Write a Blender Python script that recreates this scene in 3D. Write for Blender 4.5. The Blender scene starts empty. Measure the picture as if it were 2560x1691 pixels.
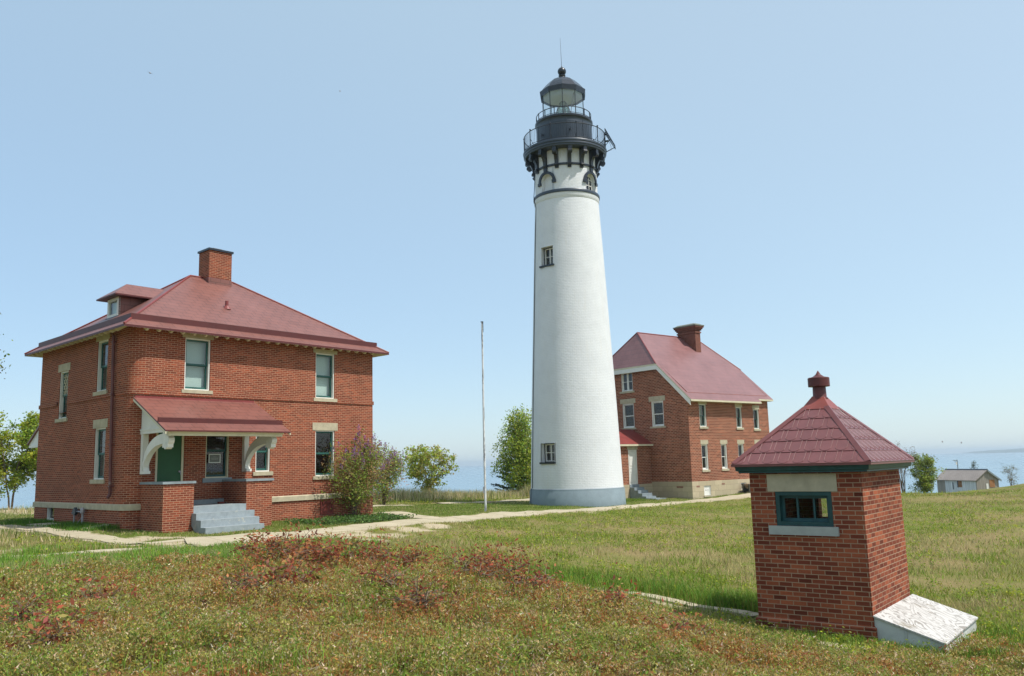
import bpy, bmesh, math, random
import numpy as np
from mathutils import Vector

# ------------------------------------------------------------------ camera, light, exposure
S = bpy.context.scene
COL = S.collection
cam = bpy.data.cameras.new('camera')
cam.sensor_width = 36.0
cam.lens = 2120 / 2560 * 36.0
cam.clip_start = 0.1
cam.clip_end = 30000
cam_ob = bpy.data.objects.new('camera', cam)
COL.objects.link(cam_ob)
PITCH, ROLL = math.radians(8.42), math.radians(-1.5)
def _cam_axes():
    F = np.array([0, math.cos(PITCH), math.sin(PITCH)]); R0 = np.array([1., 0, 0]); U0 = np.cross(R0, F)
    R = R0 * math.cos(ROLL) + U0 * math.sin(ROLL); U = -R0 * math.sin(ROLL) + U0 * math.cos(ROLL)
    return R, U, -F
from mathutils import Matrix
_R, _U, _B = _cam_axes()
cam_ob.matrix_world = Matrix(((_R[0], _U[0], _B[0], 0), (_R[1], _U[1], _B[1], 0), (_R[2], _U[2], _B[2], 0), (0, 0, 0, 1)))
S.camera = cam_ob

SUN_AZ, SUN_EL = math.radians(112), math.radians(59)
W = bpy.data.worlds.new('World')
S.world = W
W.use_nodes = True
nt = W.node_tree
sky = nt.nodes.new('ShaderNodeTexSky')
sky.sky_type = 'NISHITA'
sky.sun_disc = False
sky.sun_elevation = SUN_EL
sky.sun_rotation = SUN_AZ
sky.altitude = 200
sky.air_density = 1.0
sky.dust_density = 0.5
sky.ozone_density = 1.0
bg = nt.nodes['Background']
bg.inputs['Strength'].default_value = 0.12
# thin summer haze: the clear sky plus an even milky veil of scattered light
veil = nt.nodes.new('ShaderNodeMix'); veil.data_type = 'RGBA'; veil.blend_type = 'ADD'
veil.inputs[0].default_value = 1.0
half = nt.nodes.new('ShaderNodeMix'); half.data_type = 'RGBA'; half.blend_type = 'MULTIPLY'; half.inputs[0].default_value = 1.0
half.inputs[7].default_value = (.55, .55, .55, 1)
nt.links.new(sky.outputs['Color'], half.inputs[6])
nt.links.new(half.outputs[2], veil.inputs[6])
# haze scatters forward: the veil is brightest toward the sun, bluer away from it
tcw = nt.nodes.new('ShaderNodeTexCoord')
dotn = nt.nodes.new('ShaderNodeVectorMath'); dotn.operation = 'DOT_PRODUCT'
dotn.inputs[1].default_value = (math.sin(SUN_AZ) * math.cos(SUN_EL), math.cos(SUN_AZ) * math.cos(SUN_EL), math.sin(SUN_EL))
nt.links.new(tcw.outputs['Generated'], dotn.inputs[0])
mr = nt.nodes.new('ShaderNodeMapRange'); mr.inputs[1].default_value = -1; mr.inputs[2].default_value = 1
nt.links.new(dotn.outputs['Value'], mr.inputs[0])
rp_ = nt.nodes.new('ShaderNodeValToRGB'); e_ = rp_.color_ramp.elements
e_[0].position, e_[0].color = 0.15, (.355, .56, .79, 1)
e_[1].position, e_[1].color = 1.0, (1., 1., .95, 1)
for p_, c_ in ((.34, (.40, .61, .83, 1)), (.60, (.575, .77, .91, 1)), (.80, (.66, .82, .92, 1))):
    k_ = e_.new(p_); k_.color = c_
nt.links.new(mr.outputs[0], rp_.inputs[0])
sc_ = nt.nodes.new('ShaderNodeMix'); sc_.data_type = 'RGBA'; sc_.blend_type = 'MULTIPLY'; sc_.clamp_result = False; sc_.inputs[0].default_value = 1.0
sc_.inputs[7].default_value = (4.95, 4.9, 4.8, 1)
nt.links.new(rp_.outputs[0], sc_.inputs[6])
nt.links.new(sc_.outputs[2], veil.inputs[7])
nt.links.new(veil.outputs[2], bg.inputs['Color'])

sun = bpy.data.lights.new('sun', 'SUN')
sun.energy = 4.6
sun.angle = math.radians(0.6)
sun.color = (1.0, 0.96, 0.89)
sun_ob = bpy.data.objects.new('sun', sun)
COL.objects.link(sun_ob)
_s = Vector((math.sin(SUN_AZ) * math.cos(SUN_EL), math.cos(SUN_AZ) * math.cos(SUN_EL), math.sin(SUN_EL)))
sun_ob.rotation_euler = _s.to_track_quat('Z', 'Y').to_euler()
sun_ob.location = (30, -20, 60)

S.view_settings.view_transform = 'Standard'
S.view_settings.look = 'None'
S.view_settings.exposure = 0.08
S.view_settings.gamma = 1.0

RNG = np.random.default_rng(7)
random.seed(7)

# ------------------------------------------------------------------ materials
def nmat(name):
    m = bpy.data.materials.new(name); m.use_nodes = True
    t = m.node_tree; b = t.nodes['Principled BSDF']
    return m, t, b

def N(t, kind, **kw):
    n = t.nodes.new(kind)
    for k, v in kw.items():
        if k in n.inputs: n.inputs[k].default_value = v
        else: setattr(n, k, v)
    return n

def mixc(t, fac, a, b, mode='MIX'):
    n = t.nodes.new('ShaderNodeMix'); n.data_type = 'RGBA'; n.blend_type = mode
    for sock, v in ((n.inputs[0], fac), (n.inputs[6], a), (n.inputs[7], b)):
        if hasattr(v, 'is_output') or isinstance(v, bpy.types.NodeSocket): t.links.new(v, sock)
        else: sock.default_value = v if not isinstance(v, tuple) else (*v, 1) if len(v) == 3 else v
    return n.outputs[2]

def ramp(t, src, stops):
    r = t.nodes.new('ShaderNodeValToRGB'); e = r.color_ramp.elements
    e[0].position, e[0].color = stops[0][0], (*stops[0][1], 1)
    e[1].position, e[1].color = stops[-1][0], (*stops[-1][1], 1)
    for p, c in stops[1:-1]:
        k = e.new(p); k.color = (*c, 1)
    t.links.new(src, r.inputs[0])
    return r.outputs[0]

def noise(t, scale, detail=4, rough=.55, coord=None, dist=0.):
    n = N(t, 'ShaderNodeTexNoise', Scale=scale, Detail=detail, Roughness=rough, Distortion=dist)
    if coord is not None: t.links.new(coord, n.inputs['Vector'])
    return n.outputs['Fac']

def objco(t):
    return t.nodes.new('ShaderNodeTexCoord').outputs['Object']

def bump(t, b, h, strength, dist=.01):
    n = N(t, 'ShaderNodeBump', Strength=strength, Distance=dist)
    t.links.new(h, n.inputs['Height']); t.links.new(n.outputs[0], b.inputs['Normal'])

def paint(name, c, rough=.5, var=.12, scale=3., spec=.4, metal=0., wear=None):
    m, t, b = nmat(name)
    co = objco(t)
    f = noise(t, scale, 6, .6, co)
    d = tuple(x * (1 - var) for x in c); l = tuple(min(1, x * (1 + var)) for x in c)
    col = ramp(t, f, [(.3, d), (.7, l)])
    if wear:
        g = noise(t, wear[1], 5, .7, co)
        r = N(t, 'ShaderNodeMapRange'); r.inputs[1].default_value = wear[2]; r.inputs[2].default_value = wear[2] + .06
        t.links.new(g, r.inputs[0])
        col = mixc(t, r.outputs[0], col, wear[0])
    t.links.new(col, b.inputs['Base Color'])
    b.inputs['Roughness'].default_value = rough
    b.inputs['Specular IOR Level'].default_value = spec
    b.inputs['Metallic'].default_value = metal
    f2 = noise(t, scale * 14, 3, .6, co)
    bump(t, b, f2, .15, .004)
    return m

def brick(name, c1, c2, mortar, bw=.21, bh=.066, ms=.008, dark=.35, chalk=.25, dark_foot=None):
    m, t, b = nmat(name)
    uv = t.nodes.new('ShaderNodeTexCoord').outputs['UV']; co = objco(t)
    wob = N(t, 'ShaderNodeTexNoise', Scale=3., Detail=2.); t.links.new(co, wob.inputs['Vector'])
    va = N(t, 'ShaderNodeVectorMath', operation='MULTIPLY_ADD')
    t.links.new(wob.outputs['Color'], va.inputs[0]); va.inputs[1].default_value = (.006, .006, 0); t.links.new(uv, va.inputs[2])
    k = N(t, 'ShaderNodeTexBrick', Scale=1., **{'Mortar Size': ms, 'Mortar Smooth': .25, 'Bias': 0., 'Brick Width': bw, 'Row Height': bh})
    k.offset = .5
    t.links.new(va.outputs[0], k.inputs['Vector'])
    k.inputs['Color1'].default_value = (0, 0, 0, 1); k.inputs['Color2'].default_value = (1, 1, 1, 1); k.inputs['Mortar'].default_value = (.5, .5, .5, 1)
    sep = N(t, 'ShaderNodeSeparateColor'); t.links.new(k.outputs['Color'], sep.inputs[0])
    dk = tuple(x * dark for x in c2)
    bc = ramp(t, sep.outputs[0], [(.0, dk), (.1, tuple(x * .8 for x in c2)), (.4, c2), (.72, c1), (1., tuple(x * 1.28 for x in c1))])
    big = noise(t, .55, 5, .6, co)
    bc = mixc(t, ramp(t, big, [(.32, (.0, .0, .0)), (.72, (.55, .55, .55))]), bc, tuple(x * .72 for x in c2))
    bm_ = N(t, 'ShaderNodeMapping'); bm_.inputs['Scale'].default_value = (.35, .35, 5.); t.links.new(co, bm_.inputs[0])
    bc = mixc(t, ramp(t, noise(t, 1., 4, .6, bm_.outputs[0]), [(.45, (0, 0, 0)), (.7, (.6, .6, .6))]), bc, tuple(x * .62 for x in c2))
    fine = noise(t, 28., 4, .65, co)
    bc = mixc(t, ramp(t, fine, [(.35, (0, 0, 0)), (.8, (.4, .4, .4))]), bc, tuple(x * .6 for x in c2))
    mo = mixc(t, ramp(t, noise(t, 1.3, 4, .6, co), [(.3, (0, 0, 0)), (.7, (1, 1, 1))]), mortar, tuple(x * .72 for x in mortar))
    c = mixc(t, k.outputs['Fac'], bc, mo)
    st = N(t, 'ShaderNodeMapping'); st.inputs['Scale'].default_value = (1.4, 1.4, 3.); t.links.new(co, st.inputs[0])
    ch = noise(t, 1.7, 8, .75, st.outputs[0])
    c = mixc(t, ramp(t, ch, [(.62, (0, 0, 0)), (.78, (chalk,) * 3)]), c, (.62, .5, .43))
    if dark_foot is not None:  # brick turns darker towards the foot, with a ragged upper edge
        sx = N(t, 'ShaderNodeSeparateXYZ'); t.links.new(co, sx.inputs[0])
        ad = N(t, 'ShaderNodeMath', operation='MULTIPLY_ADD'); t.links.new(noise(t, 2.2, 5, .6, co), ad.inputs[0]); ad.inputs[1].default_value = .5; t.links.new(sx.outputs[2], ad.inputs[2])
        r = N(t, 'ShaderNodeMapRange'); r.inputs[1].default_value = dark_foot + .45; r.inputs[2].default_value = dark_foot; t.links.new(ad.outputs[0], r.inputs[0])
        mm = N(t, 'ShaderNodeMath', operation='MULTIPLY'); t.links.new(r.outputs[0], mm.inputs[0]); mm.inputs[1].default_value = .6
        c = mixc(t, mm.outputs[0], c, (.07, .035, .025))
    t.links.new(c, b.inputs['Base Color'])
    b.inputs['Roughness'].default_value = .88
    b.inputs['Specular IOR Level'].default_value = .2
    inv = N(t, 'ShaderNodeMath', operation='SUBTRACT'); inv.inputs[0].default_value = 1.; t.links.new(k.outputs['Fac'], inv.inputs[1])
    ad = N(t, 'ShaderNodeMath', operation='MULTIPLY_ADD'); t.links.new(fine, ad.inputs[0]); ad.inputs[1].default_value = .35; t.links.new(inv.outputs[0], ad.inputs[2])
    bump(t, b, ad.outputs[0], .5, .006)
    return m

def shingle(name, c, bw=.42, bh=.27, line=.42, rough=.38, spec=.5):
    m, t, b = nmat(name)
    uv = t.nodes.new('ShaderNodeTexCoord').outputs['UV']; co = objco(t)
    k = N(t, 'ShaderNodeTexBrick', Scale=1., **{'Mortar Size': .016, 'Mortar Smooth': .3, 'Brick Width': bw, 'Row Height': bh})
    t.links.new(uv, k.inputs['Vector'])
    k.inputs['Color1'].default_value = (*c, 1); k.inputs['Color2'].default_value = (*[x * .88 for x in c], 1); k.inputs['Mortar'].default_value = (*[x * line for x in c], 1)  # shadow lines between the shingles are painted as darker joints
    f = noise(t, .9, 6, .65, co)
    col = mixc(t, ramp(t, f, [(.35, (0, 0, 0)), (.75, (.5, .5, .5))]), k.outputs['Color'], tuple(min(1, x * 1.35 + .02) for x in c))
    t.links.new(col, b.inputs['Base Color'])
    b.inputs['Specular IOR Level'].default_value = spec
    rr = N(t, 'ShaderNodeMapRange'); rr.inputs[3].default_value = rough - .06; rr.inputs[4].default_value = rough + .14
    t.links.new(noise(t, 2.5, 5, .6, co), rr.inputs[0]); t.links.new(rr.outputs[0], b.inputs['Roughness'])
    inv = N(t, 'ShaderNodeMath', operation='SUBTRACT'); inv.inputs[0].default_value = 1.; t.links.new(k.outputs['Fac'], inv.inputs[1])
    bump(t, b, inv.outputs[0], .35, .008)
    return m

def glass(name, tint=(.86, .93, .92), refl=1.6, rough=.02):
    m, t, b = nmat(name)
    t.nodes.remove(b)
    out = t.nodes['Material Output']
    tr = N(t, 'ShaderNodeBsdfTransparent'); tr.inputs[0].default_value = (*tint, 1)
    gl = N(t, 'ShaderNodeBsdfGlossy'); gl.inputs['Roughness'].default_value = rough
    fr = N(t, 'ShaderNodeLayerWeight', Blend=.5)
    pw = N(t, 'ShaderNodeMath', operation='POWER'); t.links.new(fr.outputs['Facing'], pw.inputs[0]); pw.inputs[1].default_value = 4.
    mu = N(t, 'ShaderNodeMath', operation='MULTIPLY_ADD'); mu.use_clamp = True; t.links.new(pw.outputs[0], mu.inputs[0]); mu.inputs[1].default_value = .8 * refl; mu.inputs[2].default_value = .06 * refl
    mx = N(t, 'ShaderNodeMixShader')
    t.links.new(mu.outputs[0], mx.inputs[0]); t.links.new(tr.outputs[0], mx.inputs[1]); t.links.new(gl.outputs[0], mx.inputs[2])
    bp = N(t, 'ShaderNodeBump', Strength=.03, Distance=.02); t.links.new(noise(t, 2.3, 2, .5, objco(t)), bp.inputs['Height'])
    t.links.new(bp.outputs[0], gl.inputs['Normal'])
    t.links.new(mx.outputs[0], out.inputs[0])
    return m

def leafmat(name, trans=.35, rough=.55, spec=.25):
    m, t, b = nmat(name)
    a = N(t, 'ShaderNodeAttribute'); a.attribute_name = 'Col'
    t.links.new(a.outputs['Color'], b.inputs['Base Color'])
    b.inputs['Roughness'].default_value = rough; b.inputs['Specular IOR Level'].default_value = spec
    tl = N(t, 'ShaderNodeBsdfTranslucent'); t.links.new(mixc(t, .5, a.outputs['Color'], (.9, 1., .3), 'MULTIPLY'), tl.inputs[0])
    hs = N(t, 'ShaderNodeHueSaturation'); hs.inputs['Value'].default_value = 1.5; t.links.new(a.outputs['Color'], hs.inputs['Color']); t.links.new(hs.outputs[0], tl.inputs[0])
    mx = N(t, 'ShaderNodeMixShader'); mx.inputs[0].default_value = trans
    t.links.new(b.outputs[0], mx.inputs[1]); t.links.new(tl.outputs[0], mx.inputs[2])
    t.links.new(mx.outputs[0], t.nodes['Material Output'].inputs[0])
    return m

M = {}
M['brick_a'] = brick('red_brick', (.32, .076, .036), (.235, .052, .027), (.45, .26, .165), bh=.066, ms=.009, dark=.55, chalk=.35, dark_foot=-2.05)
M['brick_b'] = brick('orange_brick', (.34, .105, .056), (.22, .060, .032), (.50, .31, .21), bw=.26, bh=.095, ms=.013, dark=.5, chalk=.22)
M['brick_c'] = brick('dark_red_brick', (.36, .10, .046), (.22, .052, .027), (.40, .27, .18), bw=.215, bh=.0715, ms=.007, dark=.4, chalk=.2, dark_foot=-2.85)
M['roof'] = shingle('pressed_metal_shingle', (.19, .072, .056))
M['roof_plain'] = paint('red_painted_metal', (.21, .04, .035), .4, .15, 2., .5)
M['roof_shaded'] = paint('shaded_red_metal', (.085, .014, .012), .5, .15, 2., .5)  # red roof metal with the shade of upright faces put into its colour
M['white'] = paint('white_paint', (.72, .71, .66), .55, .07, 2.5)
M['cream'] = paint('cream_paint', (.60, .55, .40), .6, .08, 3.)
M['teal'] = paint('dark_teal_paint', (.012, .06, .06), .4, .25, 6.)
M['sash_green'] = paint('green_sash_paint', (.025, .10, .085), .45, .25, 6.)
M['door_green'] = paint('green_door_paint', (.012, .085, .028), .5, .1, 3.)
M['stone'] = paint('buff_sandstone', (.43, .38, .27), .85, .16, 5., .2)
M['grey'] = paint('grey_painted_concrete', (.22, .26, .28), .7, .18, 4., .3)
M['step_grey'] = paint('worn_grey_concrete', (.27, .31, .33), .75, .14, 6., .25, wear=((.44, .43, .36), 5., .6))
M['dark'] = paint('black_iron_paint', (.012, .017, .026), .33, .3, 8., .55)
M['charcoal'] = paint('charcoal_paint', (.035, .048, .068), .38, .2, 1.2, .5)
M['interior'] = paint('dark_room', (.02, .018, .015), .9, .2, 1.)
M['blind'] = paint('pale_roller_blind', (.50, .57, .53), .8, .06, .7)
M['curtain'] = paint('net_curtain', (.30, .27, .17), .9, .25, 5.)
M['downpipe'] = paint('brown_red_downpipe', (.12, .04, .035), .5, .35, 2.5, wear=((.20, .15, .13), 4., .6))
M['rust'] = paint('rusty_red_iron', (.16, .03, .022), .7, .35, 9.)
M['steel'] = paint('galvanised_steel', (.32, .31, .33), .45, .25, 9., .5, .4)
M['glass'] = glass('window_glass', refl=1.1)
M['glass_clear'] = glass('lantern_glass', (.96, .99, .985), 1.4)
M['leaf'] = leafmat('leaves')
M['grass_m'] = leafmat('grass_blades', .3, .6, .2)
M['bark'] = paint('brown_bark', (.17, .125, .085), .9, .35, 9.)
M['birch_bark'] = paint('white_birch_bark', (.52, .48, .42), .8, .1, 5., .2, wear=((.06, .05, .045), 9., .62))
M['concrete'] = paint('pale_concrete', (.46, .42, .32), .9, .2, 1.6, .15, wear=((.33, .29, .19), 2.2, .62))

# ------------------------------------------------------------------ mesh helpers
def link(o, parent=None):
    COL.objects.link(o)
    if parent is not None: o.parent = parent
    return o

def thing(name, loc, label, cat, group=None):
    o = bpy.data.objects.new(name, None); o.location = loc; o.empty_display_size = .3
    o['label'] = label; o['category'] = cat
    if group: o['group'] = group
    return link(o)

def tag(o, label=None, cat=None, group=None, kind=None):
    for k, v in (('label', label), ('category', cat), ('group', group), ('kind', kind)):
        if v: o[k] = v
    return o

class MB:
    """collects faces; every face has points in world space and its own uv in metres"""
    def __init__(s, smooth=False): s.v = []; s.f = []; s.uv = []; s.mi = []; s.smooth = smooth
    def face(s, pts, uv=None, mi=0):
        pts = [np.asarray(p, float) for p in pts]
        b = len(s.v); s.v += pts; s.f.append(list(range(b, b + len(pts))))
        if uv is None:
            n = np.zeros(3)
            for i in range(len(pts)): n += np.cross(pts[i] - pts[0], pts[(i + 1) % len(pts)] - pts[0])
            l = np.linalg.norm(n); n = n / l if l > 1e-12 else np.array([0, 0, 1.])
            h = math.hypot(n[0], n[1])
            if h < .02: t = np.array([1., 0, 0]); q = np.array([0, 1., 0])
            else:
                t = np.array([-n[1], n[0], 0]) / h
                if t[0] < 0: t = -t
                q = np.cross(n, t)
                if q[2] < 0: q = -q
            uv = [(p @ t, p @ q) for p in pts]
        s.uv.append(uv); s.mi.append(mi)
    def hexa(s, c, mi=0):
        for q in ((0, 3, 2, 1), (4, 5, 6, 7), (0, 1, 5, 4), (1, 2, 6, 5), (2, 3, 7, 6), (3, 0, 4, 7)): s.face([c[i] for i in q], mi=mi)
    def box(s, P, a, b, mi=0):
        (x0, y0, z0), (x1, y1, z1) = a, b
        s.hexa([P(x0, y0, z0), P(x1, y0, z0), P(x1, y1, z0), P(x0, y1, z0), P(x0, y0, z1), P(x1, y0, z1), P(x1, y1, z1), P(x0, y1, z1)], mi)
    def prism(s, A, Bp, mi=0):
        n = len(A); s.face(A[::-1], mi=mi); s.face(Bp, mi=mi)
        for i in range(n): j = (i + 1) % n; s.face([A[i], A[j], Bp[j], Bp[i]], mi=mi)
    def tube(s, pts, rad, n=6, cap=True, mi=0):
        pts = [np.asarray(p, float) for p in pts]
        if not hasattr(rad, '__len__'): rad = [rad] * len(pts)
        rings = []; ref = None
        for i, p in enumerate(pts):
            d = pts[min(i + 1, len(pts) - 1)] - pts[max(i - 1, 0)]; d = d / (np.linalg.norm(d) + 1e-12)
            if ref is None:
                ref = np.cross(d, [0, 0, 1.]) if abs(d[2]) < .95 else np.cross(d, [1., 0, 0])
            x = ref - d * (ref @ d); x /= np.linalg.norm(x) + 1e-12; y = np.cross(d, x); ref = x
            rings.append([p + rad[i] * (x * math.cos(2 * math.pi * k / n) + y * math.sin(2 * math.pi * k / n)) for k in range(n)])
        b = len(s.v)
        for r in rings: s.v += r
        for i in range(len(rings) - 1):
            for k in range(n):
                j = (k + 1) % n
                s.f.append([b + i * n + k, b + i * n + j, b + (i + 1) * n + j, b + (i + 1) * n + k]); s.uv.append([(k / n, i), ((k + 1) / n, i), ((k + 1) / n, i + 1), (k / n, i + 1)]); s.mi.append(mi)
        if cap:
            for r0, rev in ((b, True), (b + (len(rings) - 1) * n, False)):
                q = list(range(r0, r0 + n)); s.f.append(q[::-1] if rev else q); s.uv.append([(0, 0)] * n); s.mi.append(mi)
    def lathe(s, C, prof, n=64, a0=0., mi=0):
        b = len(s.v)
        for r, z in prof:
            for k in range(n):
                a = a0 + 2 * math.pi * k / n
                s.v.append(np.array([C[0] + r * math.cos(a), C[1] + r * math.sin(a), z]))
        for i in range(len(prof) - 1):
            for k in range(n):
                j = (k + 1) % n; r = prof[i][0]
                s.f.append([b + i * n + k, b + i * n + j, b + (i + 1) * n + j, b + (i + 1) * n + k])
                s.uv.append([(2 * math.pi * r * k / n, prof[i][1]), (2 * math.pi * r * (k + 1) / n, prof[i][1]), (2 * math.pi * r * (k + 1) / n, prof[i + 1][1]), (2 * math.pi * r * k / n, prof[i + 1][1])]); s.mi.append(mi)
    def build(s, name, mats, parent=None, fix=True, smooth=None):
        off = np.array(parent_world(parent)) if parent is not None else np.zeros(3)
        me = bpy.data.meshes.new(name)
        me.from_pydata([tuple(p - off) for p in s.v], [], s.f)
        uvl = me.uv_layers.new(name='UVMap')
        flat = [c for f in s.uv for uv in f for c in uv]
        uvl.data.foreach_set('uv', flat)
        for m in (mats if isinstance(mats, (list, tuple)) else [mats]): me.materials.append(m)
        if any(s.mi): me.polygons.foreach_set('material_index', s.mi)
        sm = s.smooth if smooth is None else smooth
        if fix or sm:
            bm = bmesh.new(); bm.from_mesh(me)
            bmesh.ops.remove_doubles(bm, verts=bm.verts, dist=1e-5)
            bmesh.ops.recalc_face_normals(bm, faces=bm.faces)
            bm.to_mesh(me); bm.free()
        if sm:
            me.polygons.foreach_set('use_smooth', [True] * len(me.polygons))
            me.set_sharp_from_angle(angle=math.radians(38))
        me.update()
        return link(bpy.data.objects.new(name, me), parent)

def parent_world(o):
    p = Vector((0, 0, 0))
    while o is not None: p += o.location; o = o.parent
    return p

def dup(o, name=None, dv=(0, 0, 0), parent=None, rotz=0.):
    c = o.copy(); COL.objects.link(c)
    c.parent = parent if parent is not None else o.parent
    c.location = o.location + Vector(dv); c.rotation_euler.z += rotz
    return c

def tricloud(name, tri, col, mat, parent=None):
    """tri (n,3,3) world space, col (n,3)"""
    n = len(tri); off = np.array(parent_world(parent)) if parent is not None else np.zeros(3)
    me = bpy.data.meshes.new(name)
    me.vertices.add(n * 3); me.vertices.foreach_set('co', (tri - off).astype(np.float32).ravel())
    me.loops.add(n * 3); me.loops.foreach_set('vertex_index', np.arange(n * 3, dtype=np.int32))
    me.polygons.add(n); me.polygons.foreach_set('loop_start', np.arange(0, n * 3, 3, dtype=np.int32))
    try: me.polygons.foreach_set('loop_total', np.full(n, 3, dtype=np.int32))
    except Exception: pass
    a = me.attributes.new('Col', 'FLOAT_COLOR', 'FACE')
    c4 = np.ones((n, 4), np.float32); c4[:, :3] = np.clip(col, 0, 1); a.data.foreach_set('color', c4.ravel())
    me.materials.append(mat); me.update(calc_edges=True); me.validate()
    return link(bpy.data.objects.new(name, me), parent)

def vnoise(x, y, sc, seed=0):
    x = np.asarray(x) / sc + 1000; y = np.asarray(y) / sc + 1000
    xi = np.floor(x).astype(np.int64); yi = np.floor(y).astype(np.int64); fx = x - xi; fy = y - yi
    fx = fx * fx * (3 - 2 * fx); fy = fy * fy * (3 - 2 * fy)
    def h(a, b):
        n = (a * 374761393 + b * 668265263 + seed * 69069) & 0xffffffff
        n = ((n ^ (n >> 13)) * 1274126177) & 0xffffffff
        return ((n ^ (n >> 16)) & 0xffff) / 65535.
    return (h(xi, yi) * (1 - fx) + h(xi + 1, yi) * fx) * (1 - fy) + (h(xi, yi + 1) * (1 - fx) + h(xi + 1, yi + 1) * fx) * fy
def fbm(x, y, sc, seed=0): return .5 * vnoise(x, y, sc, seed) + .3 * vnoise(x, y, sc / 2.3, seed + 5) + .2 * vnoise(x, y, sc / 5.1, seed + 9)

# ------------------------------------------------------------------ terrain
CTRL=np.array([(-11.9,26.25,-1.70),(-17.2,32.1,-1.66),(-8.6,23.9,-1.87),(-5.6,33.9,-1.86),(-11.2,39.9,-1.85),(-10.76,18.35,-1.76),
(-1.33,37.1,-2.0),(3.3,43,-2.24),(3.3,49,-2.25),(10.3,50.5,-2.32),(16.6,55.6,-2.1),(7,48,-2.28),(-3.2,33.1,-2.05),
(0,30,-2.25),(4,35,-2.4),(8,40,-2.4),(5,25,-2.65),(0,22,-2.35),(3.2,17.4,-2.77),(4.1,16.2,-2.86),(5.36,13.2,-2.84),(6.3,12.6,-2.89),(7.7,14.2,-2.93),(3.85,14.5,-2.76),(9,16,-2.95),
(12,22,-2.9),(16,30,-2.78),(20,38,-2.62),(25,46,-2.47),(29,54,-2.58),(31.5,57,-2.62),(35.5,57,-1.95),(8,28,-2.7),(22,52,-2.4),(17,47,-2.45),
(0,0,-1.62),(0,6,-1.72),(-3,7,-1.66),(-6,9,-1.65),(-3,11,-1.62),(-6,14,-1.63),(-1,12,-1.72),(1,11,-1.95),(.5,14,-2.1),(2.5,9,-2.2),(4,7.5,-2.4),(4.5,10,-2.65),(6,6,-2.55),
(2,14,-2.5),(-2,16,-1.88),(-4,20,-1.87),(-9,15,-1.68),(-5,26,-1.96),(-20,25,-1.7),(-22,40,-1.75),(-12,0,-1.6),(12,0,-2.4),(12,8,-2.8),(16,15,-2.85),(-12,10,-1.62),(30,30,-2.7),(45,50,-1.9),
(0,-10,-1.6),(-40,0,-1.6),(40,0,-2.5),(-45,45,-1.7),(-5,61,-2.1),(3,61,-2.15),(-15,54,-1.85),(12,63,-2.2),(52,92,-5.4),(56,98,-5.6),(46,78,-4.2),(60,72,-2.2),(54,62,-1.8),(41,68,-3.4)],float)
def tps(r2): return np.where(r2>1e-9,r2*np.log(r2+1e-12),0.)
def fit():
    X=CTRL[:,:2]/10;n=len(X);K=tps(((X[:,None]-X[None])**2).sum(-1))+np.eye(n)*.03
    P=np.c_[np.ones(n),X];A=np.zeros((n+3,n+3));A[:n,:n]=K;A[:n,n:]=P;A[n:,:n]=P.T
    return X,np.linalg.solve(A,np.r_[CTRL[:,2],0,0,0])
TX,TW=fit()
def height(x,y):
    x=np.asarray(x,float);y=np.asarray(y,float);s=x.shape;x=x.ravel();y=y.ravel()
    r=np.hypot(x,y-20);k=np.minimum(1,96/np.maximum(r,1e-6))      # clamp: flat beyond the surveyed ground
    xc=x*k;yc=20+(y-20)*k
    Q=np.c_[xc,yc]/10
    z=np.concatenate([tps(((q[:,None]-TX[None])**2).sum(-1))@TW[:len(TX)]+TW[-3]+q@TW[-2:] for q in np.array_split(Q,max(1,len(Q)//4000))])
    yb=np.interp(x,[-60,-26,-12,5,14,29,38,50,70],[44,47,57,62,64,60,80,104,104])
    d=np.maximum(0,y-yb);z=z-np.minimum(.010*d*d,.32*d)
    z=np.maximum(z,-18)
    z=z+.035*np.sin(x*1.9+.7*np.sin(y*1.3))*np.sin(y*1.7+1.1*np.sin(x*.9))*np.clip((r-0)/1,0,1)
    return z.reshape(s)
def gz(x, y): return float(height(np.array([x]), np.array([y]))[0])

def seg_dist(x, y, pl):
    x = np.asarray(x, float); y = np.asarray(y, float); best = np.full(x.shape, 1e9)
    for (ax, ay), (bx, by) in zip(pl[:-1], pl[1:]):
        dx, dy = bx - ax, by - ay
        t = np.clip(((x - ax) * dx + (y - ay) * dy) / (dx * dx + dy * dy), 0, 1)
        best = np.minimum(best, np.hypot(x - ax - t * dx, y - ay - t * dy))
    return best

def in_poly(x, y, poly):
    x = np.asarray(x); y = np.asarray(y); r = np.zeros(x.shape, bool); n = len(poly)
    for i in range(n):
        (ax, ay), (bx, by) = poly[i], poly[(i + 1) % n]
        c = (ay > y) != (by > y)
        with np.errstate(divide='ignore', invalid='ignore'):
            r ^= c & (x < (bx - ax) * (y - ay) / (by - ay + 1e-12) + ax)
    return r

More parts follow.
